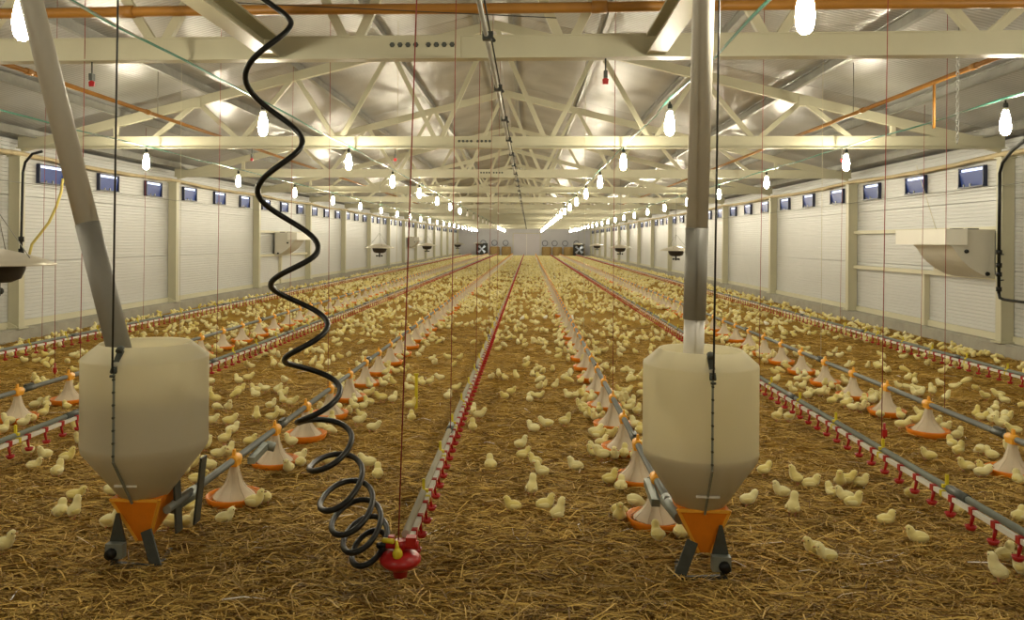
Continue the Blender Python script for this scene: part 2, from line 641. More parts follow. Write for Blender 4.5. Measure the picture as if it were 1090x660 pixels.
# air inlet windows: three in each bay, high on both side walls
fr = MB()
W2, H2 = 0.39, 0.165
fr.box((0.035, 0, H2), (0.07, 2 * W2, 0.022)).box((0.035, 0, -H2), (0.09, 2 * W2, 0.022))
fr.box((0.035, -W2 + .011, 0), (0.07, 0.022, 2 * H2)).box((0.035, W2 - .011, 0), (0.07, 0.022, 2 * H2))
FRAME = fr.mesh('window', 'navy_frame')
pn = MB()
pn.add([(0.018, -W2 + .02, -H2 + .01), (0.018, W2 - .02, -H2 + .01), (0.060, W2 - .02, H2 - .065), (0.060, -W2 + .02, H2 - .065),
        (0.004, -W2 + .02, -H2 + .01), (0.004, W2 - .02, -H2 + .01), (0.046, W2 - .02, H2 - .065), (0.046, -W2 + .02, H2 - .065)],
       [(0, 1, 2, 3), (7, 6, 5, 4), (3, 2, 6, 7), (0, 4, 5, 1), (0, 3, 7, 4), (1, 5, 6, 2)])
PANE = pn.mesh('pane', 'navy_pane')
sl = MB().box((0.02, 0, H2 - .036), (0.02, 2 * W2 - .06, 0.038))
SLIT = sl.mesh('daylight_slit', 'daylight_slit')
lt = MB().box((0.07, 0, -H2 + .03), (0.02, 0.03, 0.05)).box((0.07, -0.2, -H2 + .03), (0.02, 0.02, 0.04))
LATCH = lt.mesh('latch', 'pipe_grey')
wn = 0
for side, xw in ((-1, WL), (1, WR)):
    for y in COLS:
        if y < 6 or y > Y_END - 4:
            continue
        for off in (1.1, 3.1, 5.1):
            wn += 1
            o = put('window_%d' % wn, FRAME, None, (xw - side * 0.001, y + off, 2.925), 0.0 if side < 0 else math.pi)
            tag(o, kind='structure')
            put('pane', PANE, o)
            put('daylight_slit', SLIT, o)
            if y < 40:
                put('latch', LATCH, o)

# ================================================================== TRUSSES
C_BOT, C_TOP = 3.28, 3.48


def chord_z(off):
    return 5.30 - 0.25 * abs(off)


top_nodes = [0, 1.70, 3.30, 4.95]
bot_nodes = [0.90, 2.57, 4.22, 5.75]
tr_mesh = {}
lc = MB()
lc.box((CX, 0, (C_BOT + C_TOP) / 2), (16.1, 0.07, C_TOP - C_BOT))
lc.box((CX, -0.02, C_BOT + 0.006), (16.1, 0.13, 0.012))
lc.box((CX, 0.0, C_TOP - 0.005), (16.1, 0.09, 0.012))
tr_mesh['lower'] = lc.mesh('lower_chord', 'steel_cream')
for side in (-1, 1):
    mb = MB()
    mb.beam((CX, 0.0, chord_z(0)), (CX + side * 8.0, 0.0, chord_z(8.0)), 0.09, 0.15)
    tr_mesh['up', side] = mb.mesh('upper_chord', 'steel_cream')
    segs = []
    for i, b in enumerate(bot_nodes):
        segs.append((top_nodes[i], b))
        if i + 1 < len(top_nodes):
            segs.append((top_nodes[i + 1], b))
    for i, (t, b) in enumerate(segs):
        mb = MB()
        sgn = 0.0
        ztop = chord_z(t) - 0.05
        mb.beam((CX + side * (t + (0.05 if t < b else -0.05)), 0.0, ztop), (CX + side * (b + (-0.06 if t < b else 0.06)), 0.0, C_TOP - 0.02), 0.055, 0.075)
        tr_mesh['web', side, i] = mb.mesh('web_member', 'steel_cream')
    for j, off in enumerate((6.35, 6.95)):
        mb = MB()
        mb.box((CX + side * off, 0, (C_TOP + chord_z(off)) / 2 - 0.02), (0.07, 0.07, max(0.05, chord_z(off) - C_TOP)))
        tr_mesh['post', side, j] = mb.mesh('end_post', 'steel_cream')
sp = MB()
sp.box((-0.9, -0.042, 3.385), (0.64, 0.014, 0.165))
tr_mesh['splice'] = sp.mesh('splice_plate', 'steel_cream')
bo = MB()
bo.lathe([(0.0001, 0.012), (0.020, 0.012), (0.023, 0.006), (0.023, 0.0)], 6, 0, (0, 0, 0), False, Matrix.Rotation(R(90), 3, 'X'))
tr_mesh['bolt'] = bo.mesh('bolt', 'dark_bracket')
hn = MB()
hn.box((0, 0, 0), (0.15, 0.115, 0.16))
tr_mesh['node'] = hn.mesh('node_bracket', 'steel_cream')
for n, y in enumerate(TRUSS_Y):
    t = empty('roof_truss', (0, y, 0))
    if n == 0:
        lb = 'nearest cream steel roof truss, its thick lower beam crossing above both feed hoppers'
    elif n < 6:
        lb = '%s cream steel roof truss from the front, spanning wall to wall' % ORD[n]
    else:
        lb = 'distant cream steel roof truss among those crowding near the end wall'
    tag(t, lb, 'truss', 'roof trusses')
    put('lower_chord', tr_mesh['lower'], t)
    for side in (-1, 1):
        put('upper_chord', tr_mesh['up', side], t)
        for i in range(7):
            put('web_member', tr_mesh['web', side, i], t)
        for j in range(2):
            put('end_post', tr_mesh['post', side, j], t)
        if n < 6:
            put('node_bracket', tr_mesh['node'], t, (CX + side * 4.95, 0, chord_z(4.95) - 0.02))
    if n < 3:
        s = put('splice_plate', tr_mesh['splice'], t)
        for i in range(8):
            put('bolt', tr_mesh['bolt'], s, (-1.15 + i * 0.066 + (0.04 if i > 3 else 0), -0.049, 3.40))

# longitudinal channels that run from the nearest truss towards the viewer
for x, side, word in ((-2.17, 1, 'left'), (1.02, -1, 'right')):
    mb = MB()
    mb.prism([(x - .075, 3.30), (x + .075, 3.30), (x + .075, 3.315), (x - .06 * side + .0, 3.315), (x - .06 * side, 3.45), (x + .075, 3.45), (x + .075, 3.465), (x - .075, 3.465)]
             if side > 0 else
             [(x - .075, 3.30), (x + .075, 3.30), (x + .075, 3.465), (x - .075, 3.465), (x - .075, 3.45), (x + .06, 3.45), (x + .06, 3.315), (x - .075, 3.315)],
             4.62, 6.58, 'Y')
    o = mb.build('longitudinal_brace', 'steel_cream')
    MB().tube([(x, 4.70, 3.46), (x, 4.70, roof_z(x) - 0.01)], 0.012, 6).build('hanger_rod', 'wire_steel', o)
    tag(o, 'cream steel channel coming overhead towards the viewer at the top %s of centre' % word, 'beam', 'braces')

# ================================================================== GAS PIPES
gp = empty('gas_pipe', (0, 6.45, 3.60))
pts = []
for i in range(25):
    x = -7.9 + i * 0.65
    pts.append((x, 0, 0.055 + 0.004 * math.sin(i * 0.9)))
MB().tube(pts, 0.042, 10).build('pipe', 'gas_orange', gp)
for i in range(1, 24, 6):
    MB().tube([(pts[i][0] - .06, 0, 0.055), (pts[i][0] + .06, 0, 0.055)], 0.051, 10).build('coupling', 'gas_orange', gp)
    MB().tube([(pts[i][0] + .5, 0, 0.09), (pts[i][0] + .5, 0.0, 0.60)], 0.006, 5).build('hanger', 'wire_steel', gp)
tag(gp, 'thick orange gas pipe running crosswise along the top edge', 'pipe')
for x, word in ((-5.40, 'left'), (4.45, 'right')):
    g = empty('gas_branch_pipe', (x, 0, 0))
    MB().tube([(0, 6.45, 3.56), (0, 13, 3.56), (0, 40, 3.56), (0, 70, 3.56)], 0.028, 8).build('pipe', 'gas_orange', g)
    for y in (8.3, 11.0):
        MB().tube([(0, y - .05, 3.56), (0, y + .05, 3.56)], 0.037, 8).build('coupling', 'gas_orange', g)
        MB().tube([(0, y + .3, 3.58), (0, y + .3, roof_z(x) - .02)], 0.006, 5).build('hanger', 'wire_steel', g)
    yd = 9.1 if x > 0 else 7.7
    MB().tube([(0, yd, 3.56), (0, yd, 3.05)], 0.015, 6).build('drop_pipe', 'gas_orange', g)
    tag(g, 'slim orange gas pipe slanting away under the %s roof slope' % word, 'pipe', 'gas branch pipes')

# ================================================================== LAMPS
bm = MB()
bm.lathe([(0.0001, -0.145), (0.022, -0.142), (0.038, -0.125), (0.049, -0.09), (0.052, -0.05), (0.048, 0.0), (0.039, 0.045), (0.030, 0.085), (0.026, 0.10)], 10, 0)
BULB = bm.mesh('bulb', 'bulb_glow')
BULB_OFF = bm.mesh('bulb', 'white_ceramic')
bm = MB()
bm.lathe([(0.0001, 0.10), (0.030, 0.10), (0.030, 0.135), (0.0001, 0.135)], 10, 0)
COLLAR = bm.mesh('collar', 'white_ceramic')
bm = MB()
bm.lathe([(0.0001, 0.135), (0.024, 0.135), (0.026, 0.16), (0.020, 0.185), (0.008, 0.19), (0.008, 0.215), (0.0001, 0.215)], 10, 0)
SOCKET = bm.mesh('socket', 'black_steel')
ROWS = ((-6.18, 'far left'), (-2.87, 'left of centre'), (1.46, 'right of centre'), (4.84, 'far right'))
BULB_Z = 3.03
for x, word in ROWS:
    for k in range(-1, 24):
        y = 4.35 + 4.10 * k
        if k < 0 and abs(x) > 3:
            continue
        if y > Y_END - 1.5:
            break
        lamp = empty('hanging_lamp', (x, y, BULB_Z))
        if k < 0:  # unseen bulbs added behind the camera to brighten the hopper fronts
            lb = 'added unseen bulb extending the row %s behind the viewer, brightening the hopper fronts' % word
        elif k < 8:
            lb = 'glowing white bulb, %s in the lamp row %s' % (ORD[k], word)
        else:
            lb = 'distant glowing bulb merging into the lamp row %s' % word
        tag(lamp, lb, 'lamp', 'bulbs of the row ' + word)
        off_ = word == 'left of centre' and 8 <= k <= 16
        if off_:
            lamp['label'] = 'small unlit bulb in the dark stretch of the lamp row left of centre'
        put('bulb', BULB_OFF if off_ else BULB, lamp)
        put('socket', SOCKET, lamp)
        if k < 8:
            put('collar', COLLAR, lamp)
    cb = empty('lamp_cable', (x, 0, 0))
    zc = BULB_Z + 0.215
    pts, pg = [], []
    for i in range(0, 97):
        y = 0.25 + i * 4.10 / 4
        s = -0.02 * math.sin(math.pi * ((y - 4.35) / 4.10)) ** 2
        pts.append((0, y, zc + 0.006))
        pg.append((0.016 * math.sin(y * 2.1), y, zc + 0.02 + s + 0.006 * math.sin(y * 3.3)))
    MB().tube(pts, 0.006, 5).build('support_wire', 'wire_steel', cb)
    MB().tube(pg, 0.011, 5).build('green_cable', 'cable_green', cb)
    tag(cb, 'green electric cable and wire carrying the lamp row %s' % word, 'cable', 'lamp cables')

# centre winch line under the ridge
wl = empty('winch_line', (-0.31, 0, 3.215))
MB().tube([(0, 2.0, 0), (0, 50, 0.0), (0, 98, 0)], 0.017, 8).build('steel_rod', 'galvanised', wl)
MB().tube([(0.03, 2.0, 0.012), (0.03, 50, 0.012), (0.03, 98, 0.012)], 0.006, 5).build('pull_cable', 'black_steel', wl)
CL = MB().box((0.012, 0, -0.005), (0.075, 0.06, 0.055)).tube([(0.04, -0.02, -0.02), (0.06, -0.04, -0.05)], 0.012, 6).mesh('clamp', 'black_steel')
for k in range(46):
    put('clamp', CL, wl, (0, 5.6 + k * 1.9, 0))
tag(wl, 'steel winch rod with black clamps running back below the trusses at centre', 'cable')

# pulleys with red tags below the nearer trusses
pl = MB().tube([(0, 0, 0), (0, 0, -0.10)], 0.007, 6).box((0, 0, -0.13), (0.03, 0.05, 0.06))
PUL = pl.mesh('pulley', 'dark_bracket')
rt = MB().prism([(-0.022, -0.21), (0.022, -0.21), (0.026, -0.17), (0.0, -0.155), (-0.026, -0.17)], -0.008, 0.008, 'Y')
RTG = rt.mesh('red_hook', 'red_plastic')
for x, y, lb in ((-3.75, 6.63, 'small pulley with red hook on the nearest truss, left of the black hose'),
                 (0.62, 6.63, 'small pulley with red hook on the nearest truss, left of the right auger tube'),
                 (-4.6, 13.0, 'small pulley with red hook on the second truss at left'),
                 (4.95, 13.0, 'small pulley with red hook on the second truss at right'),
                 (-2.2, 13.0, 'small pulley with red hook on the second truss right of the hose')):
    o = put('pulley', PUL, None, (x, y, C_BOT))
    put('red_hook', RTG, o)
    tag(o, lb, 'pulley', 'pulleys under the trusses')

# chain hanging at the right
ch = MB()
for i in range(22):
    z = 3.27 - i * 0.032
    pts = []
    for k in range(9):
        a = 2 * math.pi * k / 8
        p = Vector((0.011 * math.cos(a), 0, 0.021 * math.sin(a)))
        if i % 2:
            p = Vector((0, p.x, p.z))
        pts.append((p.x, p.y, p.z + z))
    ch.tube(pts, 0.004, 4, caps=False)
o = ch.build('hanging_chain', 'galvanised', None, (3.42, 6.62, 0))
tag(o, 'steel link chain hanging from the nearest truss near the upper right bulb', 'chain')

# rolled curtains below the eaves
for side, xw, word in ((-1, WL, 'left'), (1, WR, 'right')):
    g = MB()
    pts, rs = [], []
    for i in range(0, 190):
        y = 7.2 + i * 0.48
        ph = ((y - 13.05) % 6.0) / 6.0
        sag = 0.05 * math.sin(math.pi * ph)
        pts.append((xw - side * 0.17, y, 3.20 - sag + 0.008 * math.sin(y * 5.1)))
        rs.append(0.040 + 0.010 * math.sin(y * 3.7) * math.sin(y * 1.3))
    g.tube(pts, rs, 7)
    o = g.build('rolled_curtain', 'curtain_beige')
    tag(o, 'rolled beige curtain running along the top of the %s wall' % word, 'curtain', 'rolled curtains')
    o = MB().tube([(xw - side * 0.235, 7.2, 2.70), (xw - side * 0.235, 98, 2.70)], 0.006, 5).build('inlet_wire', 'wire_steel')
    tag(o, 'thin pull wire along the %s wall just below the inlet windows' % word, 'wire', 'inlet wires')

# ================================================================== AIR DUCT HOODS
def duct_hood(side, y, label):
    """side profile juts about 1.5 m from the wall; lip box in front, curved belly"""
    xw = WR if side > 0 else WL
    root = empty('air_duct_hood', (xw, y, 0))
    s = -side      # towards the hall

    def poly(pts):
        return [(s * a, b) for a, b in pts] if s > 0 else [(s * a, b) for a, b in reversed(pts)]
    prof = [(0.105, 2.015), (0.80, 2.015), (0.80, 1.76), (0.74, 1.70), (0.68, 1.60), (0.60, 1.50), (0.50, 1.41), (0.38, 1.33), (0.25, 1.26), (0.105, 1.22)]
    MB().prism(poly(prof), 0.30, 1.55, 'Y').build('body', 'hood_grey', root)
    MB().prism(poly([(0.55, 2.025), (0.88, 2.02), (0.88, 1.765), (0.55, 1.765)]), 0.27, 2.05, 'Y').build('front_lip', 'hood_white', root)
    MB().prism(poly([(0.56, 2.0), (0.87, 2.0), (0.87, 1.775), (0.56, 1.775)]), 2.051, 2.075, 'Y').build('outlet_edge', 'black_steel', root)
    fr_ = MB()
    fr_.box((s * 0.125, 1.85, 1.47), (0.05, 0.62, 0.40))
    fr_.build('side_frame', 'rail_cream', root)
    MB().box((s * 0.153, 1.85, 1.47), (0.01, 0.48, 0.28)).build('shutter', 'navy_frame', root)
    for a, z in ((0.55, 1.66), (0.22, 1.30)):
        MB().lathe([(0.0001, 0.03), (0.03, 0.03), (0.035, 0.0)], 8, 0, (s * a, 0.298, z), True, Matrix.Rotation(R(90), 3, 'X')).build('knob', 'black_rubber', root)
    for a in (0.25, 0.50):
        MB().box((s * a, 0.70, 2.03), (0.17, 0.10, 0.02)).build('vent_slot', 'black_steel', root)
    MB().tube([(s * 0.80, 0.75, 2.02), (s * 0.80, 1.45, 3.15)], 0.005, 5).build('stay_rope', 'cord_pale', root)
    tag(root, label, 'duct', 'wall duct hoods')
    return root


duct_hood(1, 13.05, 'large grey duct hood with white lip jutting from the right wall')
duct_hood(-1, 26.6, 'grey duct hood jutting from the left wall behind the black hose')
duct_hood(-1, 57.0, 'small distant grey duct hood on the far left wall')

# pipes on the first columns
mb = MB()
pts = [(6.55, 10.6, 3.24), (6.80, 11.4, 3.22), (7.02, 12.1, 3.14), (7.18, 12.6, 3.02), (7.24, 12.78, 2.88), (7.25, 12.8, 2.6), (7.25, 12.8, 1.02)]
wp = empty('water_pipe', (7.25, 12.8, 0.9))


def rel(pts, o):
    return [Vector(p) - Vector(o.location) for p in pts]


MB().tube(rel(pts, wp), 0.026, 8).build('riser', 'black_rubber', wp)
MB().tube(rel([(7.25, 12.8, 1.02), (7.255, 12.78, 0.95), (7.28, 12.70, 0.93), (7.33, 12.2, 0.92), (7.36, 10.5, 0.92), (7.36, 7.0, 0.92)], wp), 0.024, 8).build('low_run', 'black_rubber', wp)
for z in (1.05, 1.28, 1.42, 1.62):
    MB().tube(rel([(7.25, 12.8, z), (7.25, 12.8, z + 0.07)], wp), 0.042, 8).build('coupling', 'black_rubber', wp)
for y in (12.05, 11.6):
    MB().tube(rel([(7.34, y, 0.92), (7.345, y - 0.09, 0.92)], wp), 0.042, 8).build('coupling', 'black_rubber', wp)
for z in (1.22, 1.62):
    MB().tube(rel([(7.25, 12.8, z), (7.40, 12.95, z)], wp), 0.012, 6).build('valve_stub', 'black_rubber', wp)
tag(wp, 'black water pipe bending down beside the grey hood on the right wall', 'pipe')

lp = empty('supply_pipe', (-8.40, 12.75, 1.2))
MB().tube(rel([(-8.05, 12.75, 3.20), (-8.22, 12.75, 3.16), (-8.34, 12.75, 3.02), (-8.38, 12.75, 2.85), (-8.40, 12.75, 1.75), (-8.40, 12.75, 1.20)], lp), 0.022, 8).build('riser', 'black_rubber', lp)
for z in (1.50, 1.70):
    MB().tube(rel([(-8.40, 12.75, z), (-8.40, 12.75, z + 0.09)], lp), 0.045, 8).build('coupling', 'black_rubber', lp)
MB().tube(rel([(-8.40, 12.75, 1.26), (-8.6, 12.75, 1.22), (-8.76, 12.75, 1.20)], lp), 0.02, 8).build('stub', 'black_rubber', lp)
tag(lp, 'dark supply pipe curving down the first column of the left wall', 'pipe')
mb = MB()
hp = [onY(67, 190, 12.7), onY(65, 205, 12.7), onY(60, 220, 12.7), onY(52, 237, 12.7), onY(42, 250, 12.7), onY(34, 260, 12.7), onY(31, 272, 12.7)]
sm = []
for i in range(len(hp) - 1):
    for t in (0, .33, .66):
        sm.append(hp[i].lerp(hp[i + 1], t))
mb.tube(sm + [hp[-1]], 0.022, 8)
tag(mb.build('yellow_hose', 'hose_yellow'), 'yellow hose curving down behind the left slanting auger tube', 'hose')

# ================================================================== BROODERS
bc = MB()
bc.lathe([(0.0001, 0.12), (0.03, 0.12), (0.10, 0.105), (0.22, 0.075), (0.34, 0.035), (0.425, 0.0), (0.425, -0.012), (0.33, 0.012), (0.2, 0.035), (0.0001, 0.05)], 28)
CAP = bc.mesh('canopy', 'brooder_cap')
bc = MB()
bc.lathe([(0.205, 0.03), (0.20, -0.05), (0.17, -0.12), (0.10, -0.15), (0.0001, -0.155)], 20)
BURN = bc.mesh('burner', 'brooder_burner')
bc = MB()
bc.tube([(0, 0, -0.15), (0, 0, -0.26)], 0.025, 8).tube([(-0.09, 0, -0.22), (0.09, 0, -0.22)], 0.012, 6).ball((0.09, 0, -0.225), 0.03, 8, 5).box((-0.09, 0, -0.225), (0.05, 0.04, 0.05))
VALV = bc.mesh('gas_valve', 'black_steel')
bc = MB()
bc.tube([(0, 0, 0.11), (0, 0, 3.05)], 0.005, 5)
for k in range(3):
    a = k * 2.1
    bc.tube([(0.30 * math.cos(a), 0.30 * math.sin(a), 0.05), (0, 0, 0.42)], 0.004, 4)
BCORD = bc.mesh('hanging_cord', 'wire_steel')
for x, y, lb in ((-4.25, 6.15, 'large disc shaped gas brooder cut by the left picture edge'),
                 (-4.2, 22.3, 'disc gas brooder hanging left, nearest of those right of the black hose'),
                 (-4.2, 32.8, 'disc gas brooder hanging left, second right of the black hose'),
                 (-4.2, 47.0, 'disc gas brooder hanging left, third right of the black hose'),
                 (-4.2, 66.0, 'small distant disc gas brooder hanging left'),
                 (3.85, 21.2, 'disc gas brooder hanging just left of the right auger tube'),
                 (3.35, 29.6, 'disc gas brooder hanging right, second from the right auger tube'),
                 (3.85, 45.5, 'disc gas brooder hanging right, third from the right auger tube'),
                 (3.85, 63.0, 'small distant disc gas brooder hanging right')):
    b = empty('gas_brooder', (x, y, 1.56))
    b.rotation_euler = (0, 0, random.uniform(0, 6))
    put('canopy', CAP, b)
    put('burner', BURN, b)
    put('gas_valve', VALV, b)
    put('hanging_cord', BCORD, b)
    tag(b, lb, 'brooder', 'gas brooders')

# ================================================================== END OF THE HALL: bales and fans
bl = MB()
bl.lathe([(0.0001, 1.12), (0.50, 1.12), (0.57, 1.06), (0.60, 0.8), (0.60, 0.3), (0.57, 0.06), (0.5, 0.0), (0.0001, 0.0)], 20)
for i in range(4):
    bl.lathe([(0.605, 0.22 + .22 * i), (0.615, 0.23 + .22 * i), (0.605, 0.24 + .22 * i)], 20)
BALE = bl.mesh('straw_bale', 'bale_brown')
for x, lb in ((-4.15, 'round brown straw bale at end wall, leftmost of the two left of the door'),
              (-2.75, 'round brown straw bale at end wall just left of the door'),
              (2.15, 'round brown straw bale at end wall just right of the door'),
              (3.45, 'round brown straw bale at end wall, middle one right of the door'),
              (4.80, 'round brown straw bale at end wall, rightmost one right of the door')):
    o = put('straw_bale', BALE, None, (x, 97.5, 0.0))
    tag(o, lb, 'bale', 'round bales at the end wall')


def make_fan(x, y, z, r, label):
    f = empty('wall_fan', (x, y, z))
    rim = MB()
    M = Matrix.Rotation(R(90), 3, 'X')
    rim.lathe([(r, -0.15), (r * 1.06, -0.15), (r * 1.06, 0.15), (r, 0.15), (r, -0.15)], 24, 0, (0, 0, 0), True, M)
    rim.box((0, 0.2, 0), (2.3 * r, 0.06, 2.3 * r))
    rim.build('housing', 'black_steel', f)
    bl_ = MB()
    for k in range(4):
        a = k * math.pi / 2 + 0.78
        ca, sa = math.cos(a), math.sin(a)
        p = [(0.12, -0.10), (0.92, -0.24), (0.92, 0.24), (0.12, 0.10)]
        vs = []
        for dy in (-0.03, 0.0):
            for q, (u, v) in enumerate(p):
                vs.append((r * (u * ca - v * sa), dy + (0.12 * v), r * (u * sa + v * ca)))
        bl_.add(vs, [(0, 1, 2, 3), (7, 6, 5, 4), (0, 4, 5, 1), (1, 5, 6, 2), (2, 6, 7, 3), (3, 7, 4, 0)])
    bl_.build('blades', 'fan_blade', f)
    MB().ball((0, -0.03, 0), 0.14 * r, 10, 6).build('hub', 'fan_blade', f)
    if z > 0.5:
        MB().box((-0.8 * r, 0.2, -(z + r * 1.15) / 2), (0.06, 0.06, max(0.05, z - r * 1.15))).build('stand_leg', 'black_steel', f)
        MB().box((0.8 * r, 0.2, -(z + r * 1.15) / 2), (0.06, 0.06, max(0.05, z - r * 1.15))).build('stand_leg', 'black_steel', f)
    tag(f, label, 'fan', 'fans at the end wall')


make_fan(-5.75, 97.6, 0.80, 0.62, 'pale blue bladed fan standing left of the bales at the end wall')
make_fan(5.25 + 0.85, 97.6, 0.80, 0.62, 'pale blue bladed fan standing right of the bales at the end wall')
for x, lb in ((-5.7, 'small fan high on the end wall above the left standing fan'), (-4.3, 'small fan high on the end wall above the left bale'),
              (-2.9, 'small fan high on the end wall, closest to the door at left'), (2.0, 'small fan high on the end wall, closest to the door at right'),
              (3.2, 'small fan high on the end wall above the middle right bale'), (4.5, 'small fan high on the end wall above the rightmost bale'),
              (5.9, 'small fan high on the end wall above the right standing fan')):
    f = MB()
    M = Matrix.Rotation(R(90), 3, 'X')
    root = empty('gable_fan', (x, Y_END - 0.12, 1.55))
    MB().lathe([(0.30, -0.06), (0.36, -0.06), (0.36, 0.06), (0.30, 0.06), (0.30, -0.06)], 16, 0, (0, 0, 0), True, M).build('housing', 'navy_frame', root)
    b_ = MB()
    for k in range(3):
        a = k * 2.094 + 0.5
        b_.beam((0.04 * math.cos(a), 0, 0.04 * math.sin(a)), (0.29 * math.cos(a), 0, 0.29 * math.sin(a)), 0.03, 0.14, up=(0, 1, 0))
    b_.build('blades', 'fan_blade', root)
    tag(root, lb, 'fan', 'fans at the end wall')

# ================================================================== FEEDER LINES
PAN_PITCH = 0.855
cone = MB()
cone.lathe([(0.028, 0.265), (0.036, 0.225), (0.046, 0.18), (0.064, 0.14), (0.090, 0.105), (0.118, 0.080), (0.138, 0.060)], 18)
for k in range(9):            # ribs of the grill
    a = 2 * math.pi * k / 9
    ca, sa = math.cos(a), math.sin(a)
    cone.tube([(0.036 * ca, 0.036 * sa, 0.225), (0.064 * ca, 0.064 * sa, 0.14), (0.152 * ca, 0.152 * sa, 0.056)], 0.0018, 4, caps=False)
CONE = cone.mesh('feeder_pan', 'pan_cone')
dish = MB()
dish.lathe([(0.0001, 0.012), (0.115, 0.012), (0.145, 0.022), (0.172, 0.070), (0.180, 0.074), (0.185, 0.068), (0.168, 0.016), (0.135, 0.002), (0.0001, 0.002)], 24)
DISH = dish.mesh('dish', 'orange_plastic')
clip = MB()
clip.tube([(0, -0.058, 0.30), (0, 0.058, 0.30)], 0.034, 10)
clip.prism([(-0.030, 0.262), (0.030, 0.262), (0.034, 0.30), (-0.034, 0.30)], -0.045, 0.045, 'Y')
clip.prism([(-0.012, 0.32), (0.012, 0.32), (0.006, 0.372), (-0.006, 0.372)], -0.02, 0.006, 'Y')
CLIP = clip.mesh('clip', 'orange_clip')
far = MB()
far.lathe([(0.028, 0.265), (0.046, 0.18), (0.090, 0.105), (0.138, 0.06)], 10, 0)
far.lathe([(0.140, 0.02), (0.172, 0.070), (0.185, 0.068), (0.150, 0.006)], 12, 1)
far.box((0, 0, 0.30), (0.062, 0.10, 0.075), 2)
FARPAN = far.mesh('feeder_pan', ['pan_cone', 'orange_plastic', 'orange_clip'])
coup = MB()
coup.tube([(0, -0.08, 0), (0, 0.08, 0)], 0.030, 8).box((0, 0, 0.028), (0.03, 0.12, 0.03))
COUP = coup.mesh('pipe_coupling', 'dark_bracket')
motr = MB()
motr.beam((0.0, -0.16, -0.06), (0.0, 0.16, -0.03), 0.05, 0.045).tube([(0.0, 0.15, -0.03), (0.06, 0.17, -0.05)], 0.035, 8)
MOTR = motr.mesh('agitator_arm', 'pipe_green_grey')
FEED = (('left', -1.95, 4.22, 5.22, 'grey feeder pipe with orange pans starting at the left hopper'),
        ('right', 0.80, 4.60, 5.02, 'grey feeder pipe with orange pans starting at the right hopper'),
        ('outer left', -4.87, 5.2, 6.50, 'grey feeder pipe with orange pans, outermost at the left'),
        ('outer right', 3.68, 4.2, 5.45, 'grey feeder pipe with orange pans, outermost at the right'))
PANS = []
for word, x, y0, yp, lb in FEED:
    ln = empty('feeder_line', (x, y0, 0))
    MB().tube([(0, 0, 0.30), (0, 40, 0.30), (0, 96.5 - y0, 0.30)], 0.0235, 10).build('pipe', 'pipe_grey', ln)
    k, y = 0, yp
    while y < 96:
        PANS.append((x, y))
        if y < 34:
            p = put('feeder_pan', CONE, ln, (0, y - y0, 0))
            put('dish', DISH, p)
            put('clip', CLIP, p)
        else:
            put('feeder_pan', FARPAN, ln, (0, y - y0, 0))
        if k % 4 == 1 and y < 40:
            put('pipe_coupling', COUP, ln, (0, y - y0 + 0.17, 0.30))
        y += PAN_PITCH * (1.5 if (word == 'outer right' and k == 1) else 1.0)
        k += 1
    if word in ('left', 'right'):
        put('agitator_arm', MOTR, ln, (0.045 if word == 'left' else -0.045, 1.35 if word == 'left' else 0.30, 0.30))
    tag(ln, lb, 'feeder line', 'feeder lines')

# ================================================================== DRINKER LINES
nz = 0.255                                   # height of the white nipple pipe
nip = MB()
nip.box((0, 0, 0.0), (0.036, 0.034, 0.040))
nip.tube([(0.0, 0, -0.015), (-0.004, 0, -0.050), (-0.010, 0, -0.075)], [0.012, 0.010, 0.008], 6)
NIP = nip.mesh('nipple', 'red_plastic')
cup = MB()
cup.tube([(-0.006, 0, -0.05), (-0.012, 0, -0.085)], 0.006, 5)
cup.lathe([(0.0001, -0.100), (0.020, -0.098), (0.030, -0.082), (0.032, -0.082), (0.022, -0.106), (0.0001, -0.108)], 9, 0, (-0.012, 0, 0))
CUP = cup.mesh('drip_cup', 'red_plastic')
ycl = MB()
ycl.box((0, 0, 0.0), (0.034, 0.022, 0.036)).box((0.012, 0, 0.045), (0.036, 0.020, 0.02)).box((0.022, 0, 0.08), (0.016, 0.016, 0.07))
YCL = ycl.mesh('yellow_clip', 'yellow_plastic')
nipfar = MB()
nipfar.box((0, 0, 0.0), (0.034, 0.03, 0.038)).beam((0, 0, -0.015), (-0.012, 0, -0.09), 0.014, 0.014).box((-0.012, 0, -0.092), (0.036, 0.036, 0.016))
NF = np.array(nipfar.v)
NFq = np.array(nipfar.f)
DRINK = (('centre', -0.585, 4.00, 'red and white drinker line running straight back from the red regulator', -1),
         ('inner right', 2.53, 2.6, 'red and white drinker line right of the right hopper', 1),
         ('inner left', -3.80, 4.2, 'red and white drinker line passing behind the left hopper', -1),
         ('outer right', 5.63, 5.6, 'red and white drinker line nearest to the right wall', 1),
         ('outer left', -6.90, 6.5, 'red and white drinker line nearest to the left wall', -1))
